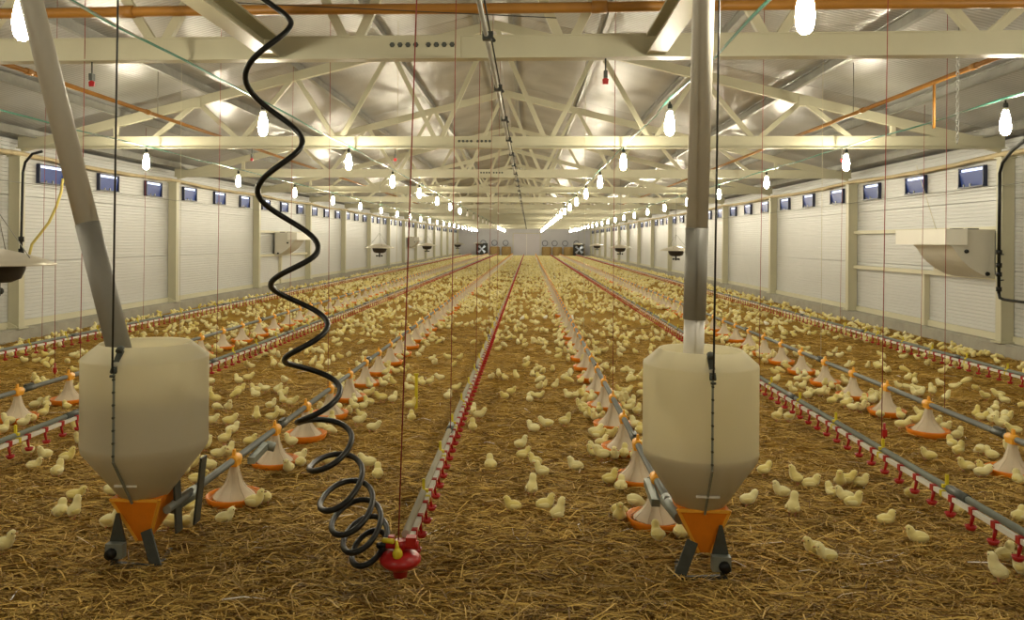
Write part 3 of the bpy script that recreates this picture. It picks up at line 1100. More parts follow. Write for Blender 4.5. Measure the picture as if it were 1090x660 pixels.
for word, x, y0, lb, sd in DRINK:
    ln = empty('drinker_line', (x, y0, 0))
    flip = math.pi if word in ('centre', 'outer left', 'inner left') else 0.0
    L = 96.0 - y0
    o_ = 0.026 if flip == 0.0 else -0.026
    MB().box((0, L / 2, nz), (0.026, L, 0.026)).build('water_pipe', 'pvc_white', ln)
    MB().tube([(o_, 0, nz + 0.034), (o_, L / 2, nz + 0.034), (o_, L, nz + 0.034)], 0.021, 8).build('support_rail', 'rail_tan' if word == 'centre' else 'pipe_green_grey', ln)
    ys = [0.12 + i * 0.22 for i in range(int((L - 0.3) / 0.22))]
    near = [y for y in ys if y + y0 < 13.5]
    rest = np.array([y for y in ys if y + y0 >= 13.5])
    for i, y in enumerate(near):
        p = put('nipple', NIP, ln, (0, y, nz), flip)
        put('drip_cup', CUP, p)
        if i % 4 == 2:
            put('yellow_clip', YCL, ln, (0, y + 0.11, nz), flip)
    vv = NF.copy()
    if flip:
        vv[:, 0] *= -1
    allv = (vv[None] + np.stack([np.zeros_like(rest), rest, np.full_like(rest, nz)], 1)[:, None]).reshape(-1, 3)
    allq = (NFq[None] + (np.arange(len(rest)) * len(NF))[:, None, None]).reshape(-1, 4)
    o = put('nipple_row', np_mesh('nipple_row', allv, allq, 'red_plastic', smooth=False), ln)
    tag(o, kind='stuff')
    rest2 = [y for y in ys if 13.5 <= y + y0 < 30][::4]
    for y in rest2:
        put('yellow_clip', YCL, ln, (0, y + 0.11, nz), flip)
    for k in range(1, 12):
        MB().tube([(o_, k * 3.0 - 0.8, nz + 0.034), (o_, k * 3.0 - 0.6, nz + 0.034)], 0.027, 8).build('rail_joint', 'dark_bracket', ln)
    tag(ln, lb, 'drinker line', 'drinker lines')

# red water regulator at the head of the centre drinker line
RX, RY, RZ0 = -0.625, 3.93, 0.0
rg = empty('water_regulator', (RX, RY, RZ0))
m = MB()
m.lathe([(0.0001, 0.105), (0.034, 0.105), (0.038, 0.135), (0.050, 0.142), (0.085, 0.162), (0.102, 0.182), (0.104, 0.194), (0.088, 0.214), (0.050, 0.232), (0.0001, 0.238)], 24)
m.build('dome', 'red_plastic', rg)
m = MB()
m.tube([(0.0, 0.0, 0.235), (0, 0, 0.285)], 0.030, 10).tube([(-0.07, 0.0, 0.262), (0.09, 0.0, 0.262)], 0.022, 10)
m.tube([(0.04, 0.02, 0.26), (0.045, 0.10, 0.258)], 0.020, 8)
m.box((0.055, 0.0, 0.285), (0.05, 0.05, 0.04)).box((-0.045, 0, 0.285), (0.03, 0.03, 0.04))
m.build('valve_body', 'red_plastic', rg)
m = MB()
m.ball((-0.005, -0.055, 0.235), 0.026, 10, 6, 0, (1, 1, 1.25)).tube([(-0.005, -0.055, 0.25), (-0.012, -0.045, 0.30)], [0.014, 0.005], 6)
m.tube([(-0.085, -0.01, 0.285), (-0.03, -0.03, 0.288)], 0.013, 6)
m.build('yellow_lever', 'yellow_plastic', rg)
tag(rg, 'red dome shaped water regulator with yellow lever near the bottom centre', 'regulator')

# ================================================================== COILED HOSE
HY = 4.02
ext = [(300, -60, 1), (256, -30, -1), (309, 28, 1), (262, 88, -1), (321, 155, 1), (275, 208, -1), (338, 268, 1), (289, 306, -1),
       (348, 350, 1), (304, 386, -1), (361, 420, 1), (318, 450, -1), (373, 473, 1), (331, 496, -1), (384, 511, 1), (343, 531, -1),
       (395, 540, 1), (355, 553, -1), (404, 559, 1), (367, 572, -1), (411, 574, 1), (376, 586, -1), (412, 586, 1)]
ew = [onY(a, b, HY) for a, b, s in ext]
pts = []
for i in range(len(ext) - 1):
    p0, p1 = ew[i], ew[i + 1]
    n = 14
    rad = abs(p1.x - p0.x) / 2
    for k in range(n):
        t = k / n
        c = (1 - math.cos(math.pi * t)) / 2
        x = p0.x + (p1.x - p0.x) * c
        z = p0.z + (p1.z - p0.z) * t
        sg = -1 if ext[i][2] > 0 else 1
        dy = rad * min(1.9, 0.8 + 1.1 * max(0.0, (i - 6) / 8)) * math.sin(math.pi * t) * sg
        z += sg * 0.042 * min(1.0, max(0.0, (i - 9) / 5)) * math.sin(math.pi * t)
        pts.append(Vector((x, HY + dy, z)))
p0 = pts[0]
pts = [Vector((-2.06, 4.78, 3.48)), Vector((-1.98, 4.72, 3.56)), Vector((-1.75, 4.58, 3.60)), Vector((-1.45, 4.35, 3.56)), Vector((p0.x - 0.08, p0.y + 0.06, p0.z + 0.10))] + pts
pts.append(ew[-1])
pts += [Vector((RX - 0.11, RY + 0.01, 0.25)), Vector((RX - 0.07, RY, 0.262))]
hs = MB().tube(pts, 0.0150, 8).build('coiled_hose', 'black_rubber')
tag(hs, 'black coiled hose hanging in loops down to the red regulator', 'hose')

# ================================================================== FEED HOPPERS


def hopper(x, y, rad, label, mirror, seam_dx, feed_level):
    h = empty('feed_hopper', (x, y, 0))
    tank = MB()
    r = rad
    prof = [(0.115, 0.355), (0.125, 0.36), (r * 0.985, 0.625), (r, 0.65), (r * 1.005, 0.66), (r * 1.005, 0.67), (r, 0.68), (r, 1.115), (r * 0.995, 1.125),
            (r * 0.74, 1.195), (r * 0.725, 1.20), (r * 0.70, 1.195), (r * 0.955, 1.115), (r * 0.975, 1.09), (r * 0.975, 0.66), (0.115, 0.372)]
    tank.lathe(prof, 40)
    tank.build('tank', 'milky_plastic', h)
    fd = MB()
    q = r * 0.968
    fd.lathe([(0.10, 0.38), (min(q, q - (0.655 - feed_level + 0.03) * 0.7), min(0.655, feed_level - 0.03)), (min(q, q - (0.655 - feed_level + 0.03) * 0.7), feed_level - 0.03), (q * 0.6, feed_level + 0.03), (0.0001, feed_level + 0.08)], 28)
    fd.build('feed', 'feed_brown', h)
    # seam strap with bolts on the front
    a = math.asin(seam_dx / r) + math.atan2(-x, y)
    sx, sy = math.sin(a), -math.cos(a)
    st = MB()
    st.beam((sx * (r + 0.004), sy * (r + 0.004), 1.11), (sx * (r + 0.004), sy * (r + 0.004), 0.63), 0.010, 0.006, up=(sx, sy, 0))
    st.beam((sx * (r + 0.008), sy * (r + 0.008), 0.632), (sx * 0.142, sy * 0.142, 0.357), 0.010, 0.010, up=(sx, sy, 0.3))
    seam = st.build('seam_strap', 'pipe_green_grey', h)
    for i in range(7):
        z = 1.05 - i * 0.065
        MB().tube([(sx * r, sy * r, z), (sx * (r + 0.012), sy * (r + 0.012), z)], 0.007, 6).build('bolt', 'dark_bracket', seam)
    gs = MB()
    gs.beam((sx * 0.20 - 0.06, sy * 0.20 - 0.012, 0.47), (sx * 0.20 + 0.06, sy * 0.20 - 0.012, 0.47), 0.006, 0.012)
    gs.build('level_mark', 'pvc_white', h)
    # rope clamp where the cable takes hold
    cl = MB()
    cl.beam((sx * (r * 0.80), sy * (r * 0.80), 1.19), (sx * (r + 0.012), sy * (r + 0.012), 1.085), 0.030, 0.016)
    cl.tube([(sx * (r * 0.78), sy * (r * 0.78) - .005, 1.205), (sx * (r * 0.86), sy * (r * 0.86) - .005, 1.185)], 0.018, 8)
    cl.tube([(sx * (r + 0.018), sy * (r + 0.018), 1.075), (sx * (r + 0.05), sy * (r + 0.018), 1.065)], 0.014, 8)
    cl.build('cable_clamp', 'dark_bracket', h)
    # orange boot: wide at the neck, a sloping front ridge that narrows downwards
    bt = MB()
    w0, w1 = 0.132, 0.045
    vs = [(-w0, -0.12, 0.375), (w0, -0.12, 0.375), (w0, 0.15, 0.375), (-w0, 0.15, 0.375),
          (-0.012 * 1, -0.055, 0.125), (0.05, -0.055, 0.125), (0.075, 0.15, 0.22), (-0.075, 0.15, 0.22)]
    bt.add(vs, [(0, 4, 5, 1), (1, 5, 6, 2), (2, 6, 7, 3), (3, 7, 4, 0), (4, 7, 6, 5), (0, 1, 2, 3)])
    bt.build('boot', 'orange_plastic', h)
    bt = MB()
    for sg in (-1, 1):
        bt.beam((sg * (w0 + 0.004), -0.118, 0.372), (0.019 + sg * 0.034, -0.058, 0.128), 0.014, 0.014)
    bt.beam((-w0, -0.126, 0.368), (w0, -0.126, 0.368), 0.012, 0.016)
    bt.build('boot_edge', 'orange_clip', h)
    ms = -1 if mirror else 1
    # steel bracket: tapering plate, gearbox and foot frame
    br = MB()
    br.prism([(ms * 0.075, 0.30), (ms * 0.090, 0.30), (ms * 0.125, 0.14), (ms * 0.118, 0.085), (ms * 0.040, 0.085), (ms * 0.035, 0.14)][::(1 if ms > 0 else -1)],
             -0.145, -0.130, 'Y')
    br.prism([(ms * 0.060, 0.09), (ms * 0.110, 0.09), (ms * 0.118, 0.02), (ms * 0.085, 0.012), (ms * 0.080, 0.05)][::(1 if ms > 0 else -1)], -0.148, -0.132, 'Y')
    br.build('bracket_plate', 'dark_bracket', h)
    ft = MB()
    ft.beam((ms * 0.10, -0.14, 0.026), (-ms * 0.15, -0.14, 0.012), 0.020, 0.034)
    ft.beam((-ms * 0.135, -0.14, 0.01), (-ms * 0.055, -0.10, 0.20), 0.060, 0.012, up=(0, 1, 0))
    ft.beam((-ms * 0.145, -0.14, 0.016), (-ms * 0.10, 0.10, 0.016), 0.02, 0.03)
    ft.build('foot_frame', 'dark_bracket', h)
    gb = MB()
    gb.box((ms * 0.078, -0.165, 0.115), (0.095, 0.045, 0.075))
    gb.build('gearbox', 'pipe_green_grey', h)
    MB().lathe([(0.0001, 0.03), (0.026, 0.03), (0.030, 0.0)], 12, 0, (ms * 0.090, -0.186, 0.105), True, Matrix.Rotation(R(90), 3, 'X')).build('shaft_cap', 'black_rubber', h)
    if mirror:
        for yy_, x0_, x1_, z1_ in ((0.06, 0.165, 0.150, 0.43), (0.20, 0.205, 0.245, 0.52)):
            MB().beam((x0_, yy_, 0.14), (x1_, yy_, z1_), 0.012, 0.075, up=(0, 1, 0)).build('side_plate', 'dark_bracket', h)
        MB().tube([(0.10, 0.10, 0.26), (0.16, 0.30, 0.29)], 0.040, 10).build('outlet_collar', 'pipe_green_grey', h)
    else:
        MB().tube([(-0.08, 0.08, 0.26), (-0.125, 0.30, 0.29)], 0.040, 10).build('outlet_collar', 'pipe_green_grey', h)
    tag(h, label, 'feed hopper', 'feed hoppers')
    return h


HR = hopper(0.925, 4.36, 0.302, 'milky white feed hopper under the upright tube, right of centre', False, 0.06, 0.69)
HL = hopper(-2.10, 4.28, 0.330, 'milky white feed hopper under the slanting tube at left', True, -0.15, 0.93)

# auger tubes
pt = empty('auger_tube', (0.90, 4.36, 1.17))
top, bot = onY(749, 0, 4.36), onY(738, 378, 4.36)
dirv = (top - bot).normalized()


def along(b, d, z):
    return b + d * ((z - b.z) / d.z)


def sect(parent, b, d, z0, z1, r, name, mt):
    MB().tube(rel([along(b, d, z0), along(b, d, z1)], parent), r, 20).build(name, mt, parent)


sect(pt, bot, dirv, onY(742, 243, 4.36).z, 5.05, 0.0575, 'upper_tube', 'tube_light')
sect(pt, bot, dirv, onY(740, 340, 4.36).z, onY(742, 243, 4.36).z, 0.0600, 'sleeve', 'tube_dark')
sect(pt, bot, dirv, 1.10, onY(740, 340, 4.36).z, 0.0545, 'clear_end', 'white_ceramic')
tag(pt, 'upright grey auger tube dropping into the right feed hopper', 'tube', 'auger tubes')
top, bot = onY(33, 0, 4.28), onY(127, 372, 4.28)
dirv = (top - bot).normalized()
pt = empty('auger_tube', tuple(bot))
zs = onY(93, 238, 4.28).z
sect(pt, bot, dirv, zs, 4.7, 0.0615, 'upper_tube', 'tube_light')
sect(pt, bot, dirv, bot.z - 0.05, zs, 0.0645, 'sleeve', 'tube_dark')
tag(pt, 'slanting grey auger tube leaning up from the left feed hopper', 'tube', 'auger tubes')

# cables and cords that hold the lines and hoppers


def cord(p0, p1, r, mt, label, cat='cord', group='suspension cords', name='suspension_cord'):
    o = MB().tube([Vector(p0) - Vector(p1), (0, 0, 0)], r, 5).build(name, mt, None, tuple(p1))
    tag(o, label, cat, group)


for hx_, hy_, hr_, dx_, word in ((0.925, 4.36, 0.302, 0.06, 'right'), (-2.10, 4.28, 0.330, -0.15, 'left')):
    a = math.asin(dx_ / hr_) + math.atan2(-hx_, hy_)
    cxp, cyp = hx_ + math.sin(a) * (hr_ + 0.018), hy_ - math.cos(a) * (hr_ + 0.018)
    cord((cxp + 0.03, cyp, 4.9), (cxp, cyp, 1.09), 0.0055, 'black_steel', 'thin black cable holding the %s feed hopper' % word, 'cable', 'hopper cables', 'hopper_cable')
cord((-0.52, RY, 4.6), (RX - 0.01, RY, 0.285), 0.0035, 'cord_red', 'thin red cord rising from the red regulator')
k = 0
for x, ys_, word in ((-0.60, (6.2, 9.2, 12.2, 15.2), 'centre drinker line'), (2.55, (5.93, 9.0, 12.0), 'drinker line right of the right hopper'),
                     (-3.82, (6.6, 9.6, 12.6), 'drinker line behind the left hopper'), (5.66, (11.9, 14.9), 'drinker line by the right wall'),
                     (-6.93, (11.0, 14.0), 'drinker line by the left wall')):
    for i, y in enumerate(ys_):
        cord((x + 0.03, y, roof_z(x) - 0.2), (x, y, 0.305), 0.0032, 'cord_red', 'thin red cord, %s one holding the %s' % (ORD[i], word))
for x, ys_, word in ((0.80, (7.6, 11.6), 'feeder line of the right hopper'), (-1.95, (7.7, 11.7), 'feeder line of the left hopper'),
                     (3.68, (7.3, 10.3), 'outer right feeder line'), (-4.87, (7.95, 10.9), 'outer left feeder line')):
    for i, y in enumerate(ys_):
        cord((x, y, roof_z(x) - 0.2), (x, y, 0.322), 0.0028, 'cord_pale' if i else 'cord_red', 'thin cord, %s one holding the %s' % (ORD[i], word))
# red height adjusters on two cords
for x, y, lb in ((2.565, 5.93, 'small red height adjuster on the drinker line at right'), (-4.86, 7.95, 'small red height adjuster over the outer left feeder line')):
    o = MB().box((0, 0, 0.02), (0.028, 0.028, 0.05)).tube([(0, 0, -0.02), (0, 0, 0.09)], 0.009, 6).build('height_adjuster', 'red_plastic', None, (x, y - 0.012, 0.39))
    tag(o, lb, 'adjuster', 'height adjusters')
# yellow strap standing left of the centre line
sx_, sy_ = ground(443, 438)
m = MB().box((0, 0, 0.19), (0.03, 0.012, 0.38)).box((-0.04, 0, 0.07), (0.09, 0.02, 0.03)).box((0, 0, 0.385), (0.045, 0.02, 0.02))
tag(m.build('yellow_strap', 'yellow_plastic', None, (sx_, sy_, 0.0)), 'upright yellow strap standing on the straw left of the centre drinker line', 'strap')
# thin pull wire across the top
cord((-2.6, 6.2, 3.66), (0.2, 6.2, 3.50), 0.004, 'black_steel', 'thin dark pull wire crossing just above the nearest truss beam', 'wire', None, 'pull_wire')

# ================================================================== CHICKS


def chick_rings(pose):
    # x, z, half width, half height along the back bone from tail to head
    if pose == 'stand':
        return [(-.054, .068, .003, .003), (-.050, .066, .012, .012), (-.039, .061, .025, .025), (-.020, .057, .035, .035), (.002, .057, .038, .038),
                (.020, .065, .034, .033), (.030, .079, .027, .026), (.034, .091, .0235, .023), (.038, .103, .0245, .023), (.046, .111, .022, .020), (.055, .110, .013, .012), (.059, .109, .002, .002)]
    if pose == 'alert':
        return [(-.046, .052, .003, .003), (-.043, .053, .012, .012), (-.034, .055, .025, .024), (-.016, .060, .035, .034), (.002, .070, .036, .034),
                (.014, .086, .030, .030), (.019, .101, .024, .024), (.022, .113, .0225, .0225), (.026, .124, .024, .0225), (.034, .132, .0215, .0195), (.043, .131, .0125, .012), (.047, .130, .002, .002)]
    if pose == 'walk':
        return [(-.058, .074, .003, .003), (-.053, .072, .012, .012), (-.041, .066, .025, .025), (-.020, .061, .035, .034), (.004, .060, .037, .035),
                (.024, .066, .033, .031), (.038, .078, .026, .025), (.046, .088, .0235, .023), (.054, .097, .0245, .023), (.063, .101, .0215, .0195), (.072, .098, .0125, .012), (.076, .097, .002, .002)]
    if pose == 'peck':
        return [(-.054, .082, .003, .003), (-.050, .080, .012, .012), (-.039, .074, .026, .026), (-.019, .065, .036, .036), (.004, .058, .037, .036),
                (.024, .050, .031, .031), (.038, .042, .025, .025), (.047, .035, .023, .023), (.056, .029, .0235, .022), (.063, .023, .020, .019), (.067, .017, .012, .011), (.069, .014, .002, .002)]
    # sit
    return [(-.056, .046, .003, .003), (-.052, .044, .013, .012), (-.041, .040, .028, .026), (-.020, .036, .039, .034), (.004, .037, .041, .036),
            (.022, .044, .036, .032), (.032, .056, .027, .026), (.036, .066, .024, .023), (.041, .075, .025, .023), (.050, .081, .022, .020), (.059, .079, .0125, .012), (.063, .078, .002, .002)]


def loft(rings, n):
    vs, fs = [], []
    m = len(rings)
    for i, (x, z, wy, hz) in enumerate(rings):
        a, b = rings[max(0, i - 1)], rings[min(m - 1, i + 1)]
        tx, tz = b[0] - a[0], b[1] - a[1]
        L = math.hypot(tx, tz) or 1
        tx, tz = tx / L, tz / L
        for k in range(n):
            an = 2 * math.pi * k / n
            u, v = math.cos(an) * wy, math.sin(an) * hz
            vs.append((x - tz * v, u, z + tx * v))
    for i in range(m - 1):
        for k in range(n):
            k2 = (k + 1) % n
            fs.append((i * n + k, (i + 1) * n + k, (i + 1) * n + k2, i * n + k2))
    return vs, fs


POSES = ('stand', 'alert', 'walk', 'peck', 'sit')
HEAD = {'stand': (.046, .111, 0), 'alert': (.034, .132, 0), 'walk': (.063, .101, -15), 'peck': (.063, .023, -60), 'sit': (.050, .081, 0)}
CM = {}
for pose in POSES:
    vs, fs = loft(chick_rings(pose), 12)
    body = MB().add(vs, fs, 0, True)
    hx, hz, ang = HEAD[pose]
    ca, sa = math.cos(R(ang)), math.sin(R(ang))
    bx, bz = hx + 0.010 * ca, hz + 0.010 * sa - 0.003
    beak = MB()
    beak.tube([(bx, 0, bz), (bx + .009 * ca, 0, bz + .009 * sa - .001), (bx + .017 * ca, 0, bz + .017 * sa - .004)], [.0065, .005, .0008], 6)
    eyes, wings = [], []
    for s in (-1, 1):
        eyes.append(MB().ball((hx - 0.0, s * 0.0195, hz + .003), 0.0036, 6, 4))
    dz = -0.022 if pose == 'sit' else 0.0
    for s in (-1, 1):
        wv_, wf_ = loft([(-.048, .066 + dz, .002, .003), (-.038, .064 + dz, .005, .010), (-.018, .060 + dz, .007, .017), (.002, .060 + dz, .006, .017), (.014, .064 + dz, .002, .008)], 8)
        off = 0.0365 if pose == 'sit' else 0.0335
        wings.append(MB().add([(a, b + s * off * (1 - 0.35 * max(0, (-a - .018) / .032)), c) for a, b, c in wv_], wf_, 0, True))
    legs = []
    for s in (-1, 1):
        lg = MB()
        if pose == 'sit':
            lg.tube([(.020, s * .020, .010), (.040, s * .022, .004)], .004, 5)
        else:
            fx = (.016 * s if pose == 'walk' else 0.004 * s) - .004
            lg.tube([(-.006, s * .018, .040), (-.012 + fx, s * .018, .022), (fx - .004, s * .018, .004)], [.006, .0038, .0035], 5)
            for t in (-.5, 0, .5):
                lg.tube([(fx - .004, s * .018, .004), (fx + .018, s * .018 + t * .02, .002)], .0026, 4)
            lg.tube([(fx - .004, s * .018, .004), (fx - .014, s * .018, .002)], .0026, 4)
        legs.append(lg)
    CM[pose] = dict(body=body.mesh('chick', 'down_yellow'), beak=beak.mesh('beak', 'beak'), eye0=eyes[0].mesh('eye', 'eye_black'), eye1=eyes[1].mesh('eye', 'eye_black'),
                    wing0=wings[0].mesh('wing', 'down_yellow'), wing1=wings[1].mesh('wing', 'down_yellow'), leg0=legs[0].mesh('leg', 'leg_skin'), leg1=legs[1].mesh('leg', 'leg_skin'))
    allm = MB()
    allm.add(vs, fs, 0, True)
    for src, mi in ((beak, 1), (wings[0], 0), (wings[1], 0), (legs[0], 2), (legs[1], 2)):
        allm.add(src.v, src.f, mi, True)
    CM[pose]['all'] = allm.mesh('chick', ['down_yellow', 'beak', 'leg_skin'])
    ring = chick_rings(pose)
    low = [ring[0], ring[2], ring[4], ring[6], ring[8], ring[11]]
    CM[pose]['low'] = loft(low, 6)

# foreground chicks: place in the frame (foot point) -> point on the floor; pose; heading in degrees (0 = right, 90 = away)
T, A_, L_, R_ = 270, 90, 180, 0
S = [(30, 488, 's', T), (48, 493, 's', 250), (36, 502, 'i', R_), (61, 511, 's', 100), (71, 496, 's', 20), (87, 475, 'i', L_), (84, 464, 'w', L_),
     (25, 457, 's', 30), (33, 453, 'p', 170), (40, 447, 's', 60), (12, 454, 's', 200), (3, 465, 's', 80), (80, 538, 'w', 15), (64, 552, 'i', 110),
     (79, 556, 'a', 80), (120, 533, 'p', 10), (117, 567, 's', 25), (4, 592, 's', 10),
     (224, 412, 'w', 160), (220, 426, 's', 30), (229, 431, 's', 200), (243, 440, 's', 320), (231, 440, 'p', 60), (225, 455, 'w', 10), (244, 456, 'w', 20),
     (247, 463, 'i', 40), (254, 411, 's', 160), (264, 408, 'w', 10), (255, 419, 'i', 30), (272, 424, 'i', 150), (282, 420, 'w', 200), (296, 421, 's', 330),
     (301, 423, 'i', 350), (273, 451, 'a', 110), (289, 451, 'w', 10), (298, 444, 'i', 160), (288, 438, 's', 20), (301, 433, 'a', 150), (310, 435, 'w', 20),
     (239, 559, 'i', 15), (223, 505, 'w', 165), (196, 510, 's', 70), (204, 503, 's', 15), (218, 482, 's', 40), (208, 487, 'i', 80), (232, 492, 'w', 10),
     (242, 489, 's', 60), (239, 475, 's', 45), (266, 475, 'i', 20), (210, 520, 'w', 10), (267, 541, 's', 10), (254, 538, 'p', 100), (196, 568, 's', 20),
     (185, 568, 'w', 170), (205, 546, 'i', 60), (298, 499, 'p', 120), (307, 507, 's', 265), (315, 493, 'i', 10), (310, 478, 's', 200),
     (368, 443, 'i', 300), (353, 453, 's', 110), (377, 439, 's', 170), (386, 437, 'i', 20), (392, 425, 'w', 340), (382, 455, 'w', 10), (397, 463, 'w', 5),
     (406, 430, 'w', 190), (418, 431, 's', 40), (438, 449, 'i', 100), (436, 417, 'i', 200), (437, 438, 's', 20), (408, 414, 's', 180), (343, 463, 's', 150), (347, 466, 'p', 60),
     (348, 499, 'w', 15), (392, 502, 'w', 165), (402, 514, 's', 95), (503, 444, 's', 80), (510, 449, 'w', 20), (503, 462, 's', 90), (568, 461, 'i', 165),
     (582, 459, 'w', 170), (601, 456, 's', 15), (554, 481, 's', 10), (557, 490, 'i', 15), (570, 497, 'i', 165), (577, 511, 's', 165), (522, 501, 'i', 95),
     (613, 503, 'i', 160), (620, 440, 's', 170), (629, 447, 'i', 20), (635, 450, 's', 250), (634, 485, 'i', 175), (635, 469, 'w', 10), (566, 531, 'a', 75),
     (546, 546, 'i', 165), (580, 545, 'i', 15), (594, 559, 'a', 30), (621, 441, 'i', 190), (631, 448, 's', 150), (640, 450, 'i', 270), (648, 450, 'i', 90),
     (655, 447, 's', 130), (669, 441, 'w', 20), (672, 436, 's', 60), (678, 444, 's', 40), (661, 459, 's', 130), (678, 462, 'i', 80), (637, 470, 'w', 355),
     (646, 471, 'w', 5), (640, 477, 'i', 20), (633, 487, 'i', 160), (643, 493, 'w', 165), (657, 492, 's', 268), (663, 486, 's', 80), (673, 493, 's', 260),
     (675, 481, 'i', 60), (622, 427, 's', 160), (628, 429, 'i', 200), (661, 427, 's', 20), (667, 423, 'w', 15), (656, 519, 's', 20), (675, 518, 'i', 90),
     (693, 521, 'p', 90), (695, 536, 's', 130), (677, 545, 'p', 350), (677, 561, 'a', 268), (689, 560, 'p', 20), (700, 581, 's', 95), (716, 570, 'i', 80),
     (767, 541, 's', 150), (827, 450, 's', 20), (840, 451, 's', 10), (826, 410, 's', 30), (840, 415, 'i', 60), (854, 417, 's', 20), (864, 422, 'i', 170),
     (860, 427, 's', 15), (873, 424, 'w', 10), (878, 413, 's', 60), (886, 431, 'i', 10), (900, 436, 'w', 15), (897, 427, 'i', 30), (905, 424, 's', 20),
     (793, 507, 'i', 40), (813, 510, 'w', 20), (847, 520, 'a', 155), (863, 522, 'i', 10), (796, 543, 'w', 10), (832, 534, 's', 165), (844, 553, 'a', 55),
     (886, 531, 'i', 100), (894, 524, 'a', 250), (905, 520, 'w', 10), (900, 536, 'i', 165), (908, 546, 's', 15), (943, 561, 'i', 10), (977, 581, 'i', 175),
     (880, 600, 'i', 175), (867, 593, 'i', 185), (970, 535, 's', 15), (912, 520, 'i', 10), (1021, 549, 'i', 165), (989, 491, 'i', 170), (1029, 503, 'i', 165),
     (1049, 511, 'w', 5), (1020, 488, 's', 20), (1073, 509, 's', 170), (1084, 517, 'i', 90), (1069, 603, 's', 20), (1062, 624, 'a', 120), (1088, 618, 's', 90),
     (1085, 557, 'i', 30), (1019, 471, 's', 15), (1014, 478, 'i', 100), (1044, 487, 'p', 80), (1055, 490, 'i', 120), (996, 457, 's', 270), (1006, 459, 'i', 300),
     (1047, 452, 'w', 10), (1054, 453, 's', 20), (1065, 458, 's', 150), (1080, 466, 'w', 160), (1076, 486, 's', 180), (903, 434, 's', 120), (937, 448, 'p', 60),
     (965, 461, 'w', 350), (973, 455, 'w', 10), (994, 457, 's', 260), (920, 430, 'i', 60), (929, 432, 's', 20), (939, 430, 'i', 170), (979, 425, 'w', 20),
     (992, 423, 'a', 90), (957, 417, 's', 160)]
PN = {'s': 'stand', 'a': 'alert', 'w': 'walk', 'p': 'peck', 'i': 'sit'}
chicks = []
for px, py, po, hd in S:
    x, y = ground(px, py)
    chicks.append([x, y, PN[po], R(hd + random.uniform(-12, 12)) - R(0), random.uniform(1.0, 1.12)])

for it in range(6):
    for c in chicks:                      # keep clear of the pans and of each other
        for (qx, qy) in PANS[:10] + [p for p in PANS if p[1] < 12]:
            d = math.hypot(c[0] - qx, c[1] - qy)
            if 1e-4 < d < 0.225:
                k = 0.225 / d
                c[0], c[1] = qx + (c[0] - qx) * k, qy + (c[1] - qy) * k
    for i, c in enumerate(chicks):
        for e in chicks[i + 1:]:
            d = math.hypot(c[0] - e[0], c[1] - e[1])
            if 1e-4 < d < 0.10:
                m_ = (0.10 - d) / 2 / d
                ux, uy = (c[0] - e[0]) * m_, (c[1] - e[1]) * m_
                c[0] += ux
                c[1] += uy
                e[0] -= ux
                e[1] -= uy
hand_max = max(c[1] for c in chicks)
occ = {}


def cell(x, y):
    return (int(math.floor(x / 0.12)), int(math.floor(y / 0.12)))


def free(x, y, dmin):
    cx, cy = cell(x, y)
    for i in (-1, 0, 1):
        for j in (-1, 0, 1):
            for (a, b) in occ.get((cx + i, cy + j), ()):
                if (a - x) ** 2 + (b - y) ** 2 < dmin * dmin:
                    return False
    return True


def claim(x, y):
    occ.setdefault(cell(x, y), []).append((x, y))


for c in chicks:
    claim(c[0], c[1])
PANX = {}
for (x, y) in PANS:
    PANX.setdefault(x, []).append(y)


def pan_clear(x, y):
    for px_, yy in PANX.items():
        if abs(px_ - x) < 0.2:
            k = min(yy, key=lambda q: abs(q - y))
            if (px_ - x) ** 2 + (k - y) ** 2 < 0.21 ** 2:
                return False
    return True


RP = ['stand'] * 5 + ['walk'] * 3 + ['sit'] * 5 + ['peck'] * 2 + ['alert'] * 2
# gathered around the pans
for (px_, py_) in PANS:
    if py_ < 7.6 or py_ > 60:
        continue
    for k in range(random.randint(4, 9) if py_ < 30 else 5):
        a = random.uniform(0, 2 * math.pi)
        r = random.uniform(0.225, 0.36)
        x, y = px_ + r * math.cos(a), py_ + r * math.sin(a)
        if free(x, y, 0.075):
            claim(x, y)
            chicks.append([x, y, random.choice(RP), a + math.pi + random.uniform(-0.8, 0.8), random.uniform(0.92, 1.1)])
# spread over the litter in loose clumps
yb = 8.0
while yb < 95:
    step = 0.5 if yb < 30 else 1.0
    dens = 5.0 + 9.0 * min(1.0, (yb - 8) / 10) + 6.0 * min(1.0, max(0.0, (yb - 18) / 25))
    n = int((XR - XL - 0.4) * step * dens)
    i = 0
    while i < n:
        x = random.uniform(XL + 0.2, XR - 0.2)
        y = random.uniform(yb, yb + step)
        sx = screen_x(x, y)
        clump = random.choice((1, 1, 2, 3, 4, 6))
        for q in range(clump):
            xx, yy_ = x + random.gauss(0, 0.14), y + random.gauss(0, 0.14)
            i += 1
            if not (XL + 0.1 < xx < XR - 0.1) or screen_x(xx, yy_) < -60 or screen_x(xx, yy_) > 1150:
                continue
            if yy_ < hand_max and 175 < screen_x(xx, yy_) < 1000 and yy_ < 8.6:
                continue
            if free(xx, yy_, 0.08) and pan_clear(xx, yy_):
                claim(xx, yy_)
                chicks.append([xx, yy_, random.choice(RP), random.uniform(0, 2 * math.pi), random.uniform(0.92, 1.1)])
    yb += step
# along the foot of both walls
for xw_, a0, sgn in ((XL, 6.5, 1), (XR, 5.5, -1)):
    y = a0 + 3
    while y < 60:
        y += random.uniform(0.05, 0.4)
        x = xw_ + sgn * random.uniform(0.12, 0.9)
        if free(x, y, 0.08):
            claim(x, y)
            chicks.append([x, y, random.choice(RP), random.uniform(0, 6.28), random.uniform(0.92, 1.1)])

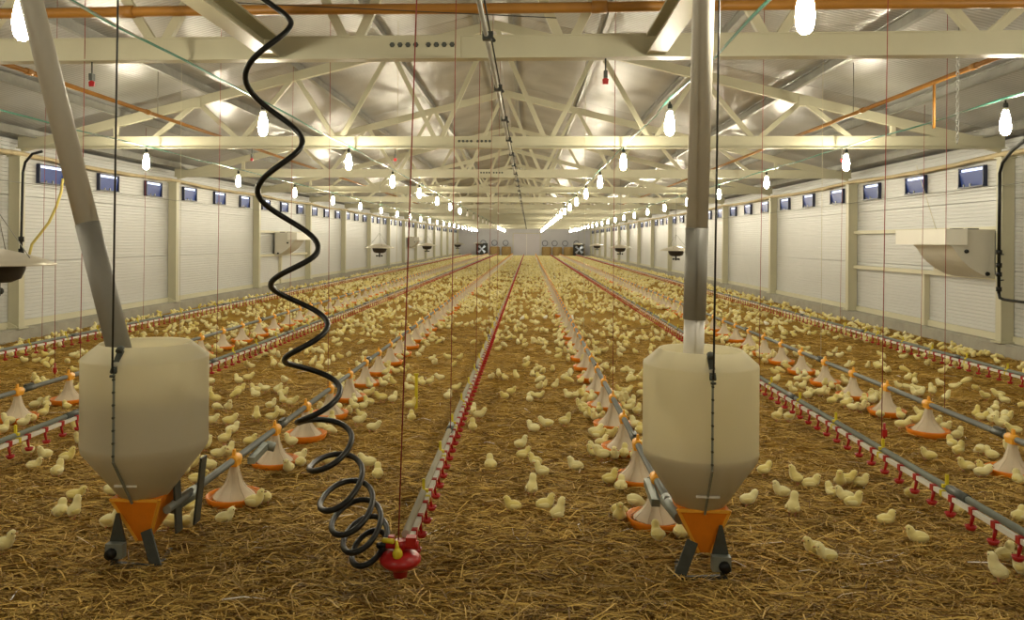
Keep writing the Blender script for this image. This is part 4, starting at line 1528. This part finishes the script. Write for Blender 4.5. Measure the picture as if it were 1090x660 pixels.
inview = [c for c in chicks if -25 < screen_x(c[0], c[1]) < 1115]
inview.sort(key=lambda c: c[1])
single, rest = inview[:300], inview[300:]

STRIPS = ((-99, -6.90, 'between the left wall and the outer left drinker line'),
          (-6.90, -4.87, 'between outer left drinker line and outer left feeder line'),
          (-4.87, -3.80, 'between outer left feeder line and left drinker line'),
          (-3.80, -1.95, 'between left drinker line and left hopper feeder line'),
          (-1.95, -0.585, 'between left hopper feeder line and centre drinker line'),
          (-0.585, 0.80, 'between centre drinker line and right hopper feeder line'),
          (0.80, 2.53, 'between right hopper feeder line and right drinker line'),
          (2.53, 3.68, 'between right drinker line and outer right feeder line'),
          (3.68, 5.63, 'between outer right feeder line and outer right drinker line'),
          (5.63, 99, 'between the right wall and outer right drinker line'))
PW = {'stand': 'standing', 'alert': 'upright', 'walk': 'walking', 'peck': 'pecking', 'sit': 'sitting'}
cnt = {}


def nth(n):
    if n < len(ORD):
        return ORD[n]
    v = n + 1
    return '%d%s' % (v, 'th' if 10 <= v % 100 <= 20 else {1: 'st', 2: 'nd', 3: 'rd'}.get(v % 10, 'th'))


def face(h):
    h = h % (2 * math.pi)
    d = math.degrees(h)
    return 'facing right' if d < 45 or d > 315 else 'facing away' if d < 135 else 'facing left' if d < 225 else 'facing forward'


for i, (x, y, po, hd, s) in enumerate(single):
    st = next(k for k, q in enumerate(STRIPS) if q[0] <= x < q[1])
    n = cnt.get(st, 0)
    cnt[st] = n + 1
    z = 0.012
    det = i < 190
    o = put('chick', CM[po]['body' if det else 'all'], None, (x, y, z), hd, s)
    if det:
        put('beak', CM[po]['beak'], o)
        for part in ('wing', 'leg', 'eye'):
            put(part, CM[po][part + '0'], o)
            put(part, CM[po][part + '1'], o)
    tag(o, '%s yellow chick %s, %s %s' % (PW[po], face(hd), nth(n), STRIPS[st][2]), 'chick', 'yellow chicks on the straw')

# the rest of the flock, too many to count
V, Q = [], []
base = 0
byp = {p: [] for p in POSES}
for c in rest:
    byp[c[2]].append(c)
for p in POSES:
    arr = byp[p]
    if not arr:
        continue
    lv, lf = CM[p]['low']
    lv, lf = np.array(lv), np.array(lf)
    a = np.array([[c[0], c[1], c[3], c[4]] for c in arr])
    cs, sn = np.cos(a[:, 2]), np.sin(a[:, 2])
    X = a[:, 3, None] * (lv[None, :, 0] * cs[:, None] - lv[None, :, 1] * sn[:, None]) + a[:, 0, None]
    Y = a[:, 3, None] * (lv[None, :, 0] * sn[:, None] + lv[None, :, 1] * cs[:, None]) + a[:, 1, None]
    Z = a[:, 3, None] * lv[None, :, 2] + 0.012
    V.append(np.stack([X, Y, Z], 2).reshape(-1, 3))
    Q.append((lf[None] + (base + np.arange(len(a)) * len(lv))[:, None, None]).reshape(-1, 4))
    base += len(a) * len(lv)
fo = put('chick_flock', np_mesh('chick_flock', np.concatenate(V), np.concatenate(Q), 'down_flock'))
tag(fo, 'countless pale yellow chicks covering the litter towards the far end', 'chicks', kind='stuff')
print('chicks', len(inview), 'strips', cnt)

# ================================================================== STRAW


def straws(n, y0, y1, lmin, lmax, wmin, wmax, zmax):
    u = rng.random(n)
    y = y0 + (y1 - y0) * u
    half = y * 0.70 + 0.5
    x = rng.uniform(-1, 1, n) * half
    x = np.clip(x, XL + 0.05, XR - 0.05)
    ang = np.where(rng.random(n) < 0.55, rng.normal(0, 0.6, n), rng.uniform(-1.57, 1.57, n))
    L = rng.uniform(lmin, lmax, n)
    wd = rng.uniform(wmin, wmax, n)
    z = rng.random(n) ** 1.6 * zmax + 0.004
    tilt = rng.normal(0, 0.10, n)
    arch = rng.normal(0.006, 0.010, n)
    bend = rng.normal(0, 0.12, n)
    roll = rng.uniform(-0.9, 0.9, n)
    pts = []
    for t in (-0.5, 0.0, 0.5):
        a = ang + bend * t
        cx = x + np.cos(ang) * L * t - np.sin(ang) * L * bend * (t * t) * 1.2
        cy = y + np.sin(ang) * L * t + np.cos(ang) * L * bend * (t * t) * 1.2
        cz = np.maximum(z + tilt * L * t + arch * (1 - 4 * t * t), 0.003)
        nxv, nyv = -np.sin(a) * np.cos(roll), np.cos(a) * np.cos(roll)
        nzv = np.sin(roll)
        pts.append(np.stack([cx + nxv * wd / 2, cy + nyv * wd / 2, np.maximum(cz + nzv * wd / 2, 0.002)], 1))
        pts.append(np.stack([cx - nxv * wd / 2, cy - nyv * wd / 2, np.maximum(cz - nzv * wd / 2, 0.001)], 1))
    v = np.stack(pts, 1).reshape(-1, 3)
    q = np.array([[0, 2, 3, 1], [2, 4, 5, 3]])
    qq = (q[None] + (np.arange(n) * 6)[:, None, None]).reshape(-1, 4)
    return v, qq


V, Q, base = [], [], 0
for args in ((60000, 3.2, 6.2, 0.06, 0.26, 0.003, 0.0075, 0.034), (40000, 5.8, 9.5, 0.07, 0.20, 0.004, 0.007, 0.026), (36000, 9.0, 17.0, 0.08, 0.20, 0.005, 0.009, 0.022),
             (900, 3.2, 8.0, 0.12, 0.30, 0.005, 0.009, 0.06)):
    v, q = straws(*args)
    V.append(v)
    Q.append(q + base)
    base += len(v)
so = put('straw_litter', np_mesh('straw_litter', np.concatenate(V), np.concatenate(Q), 'straw', smooth=False))
tag(so, 'golden brown chopped straw strewn over the whole floor', 'straw', kind='stuff')
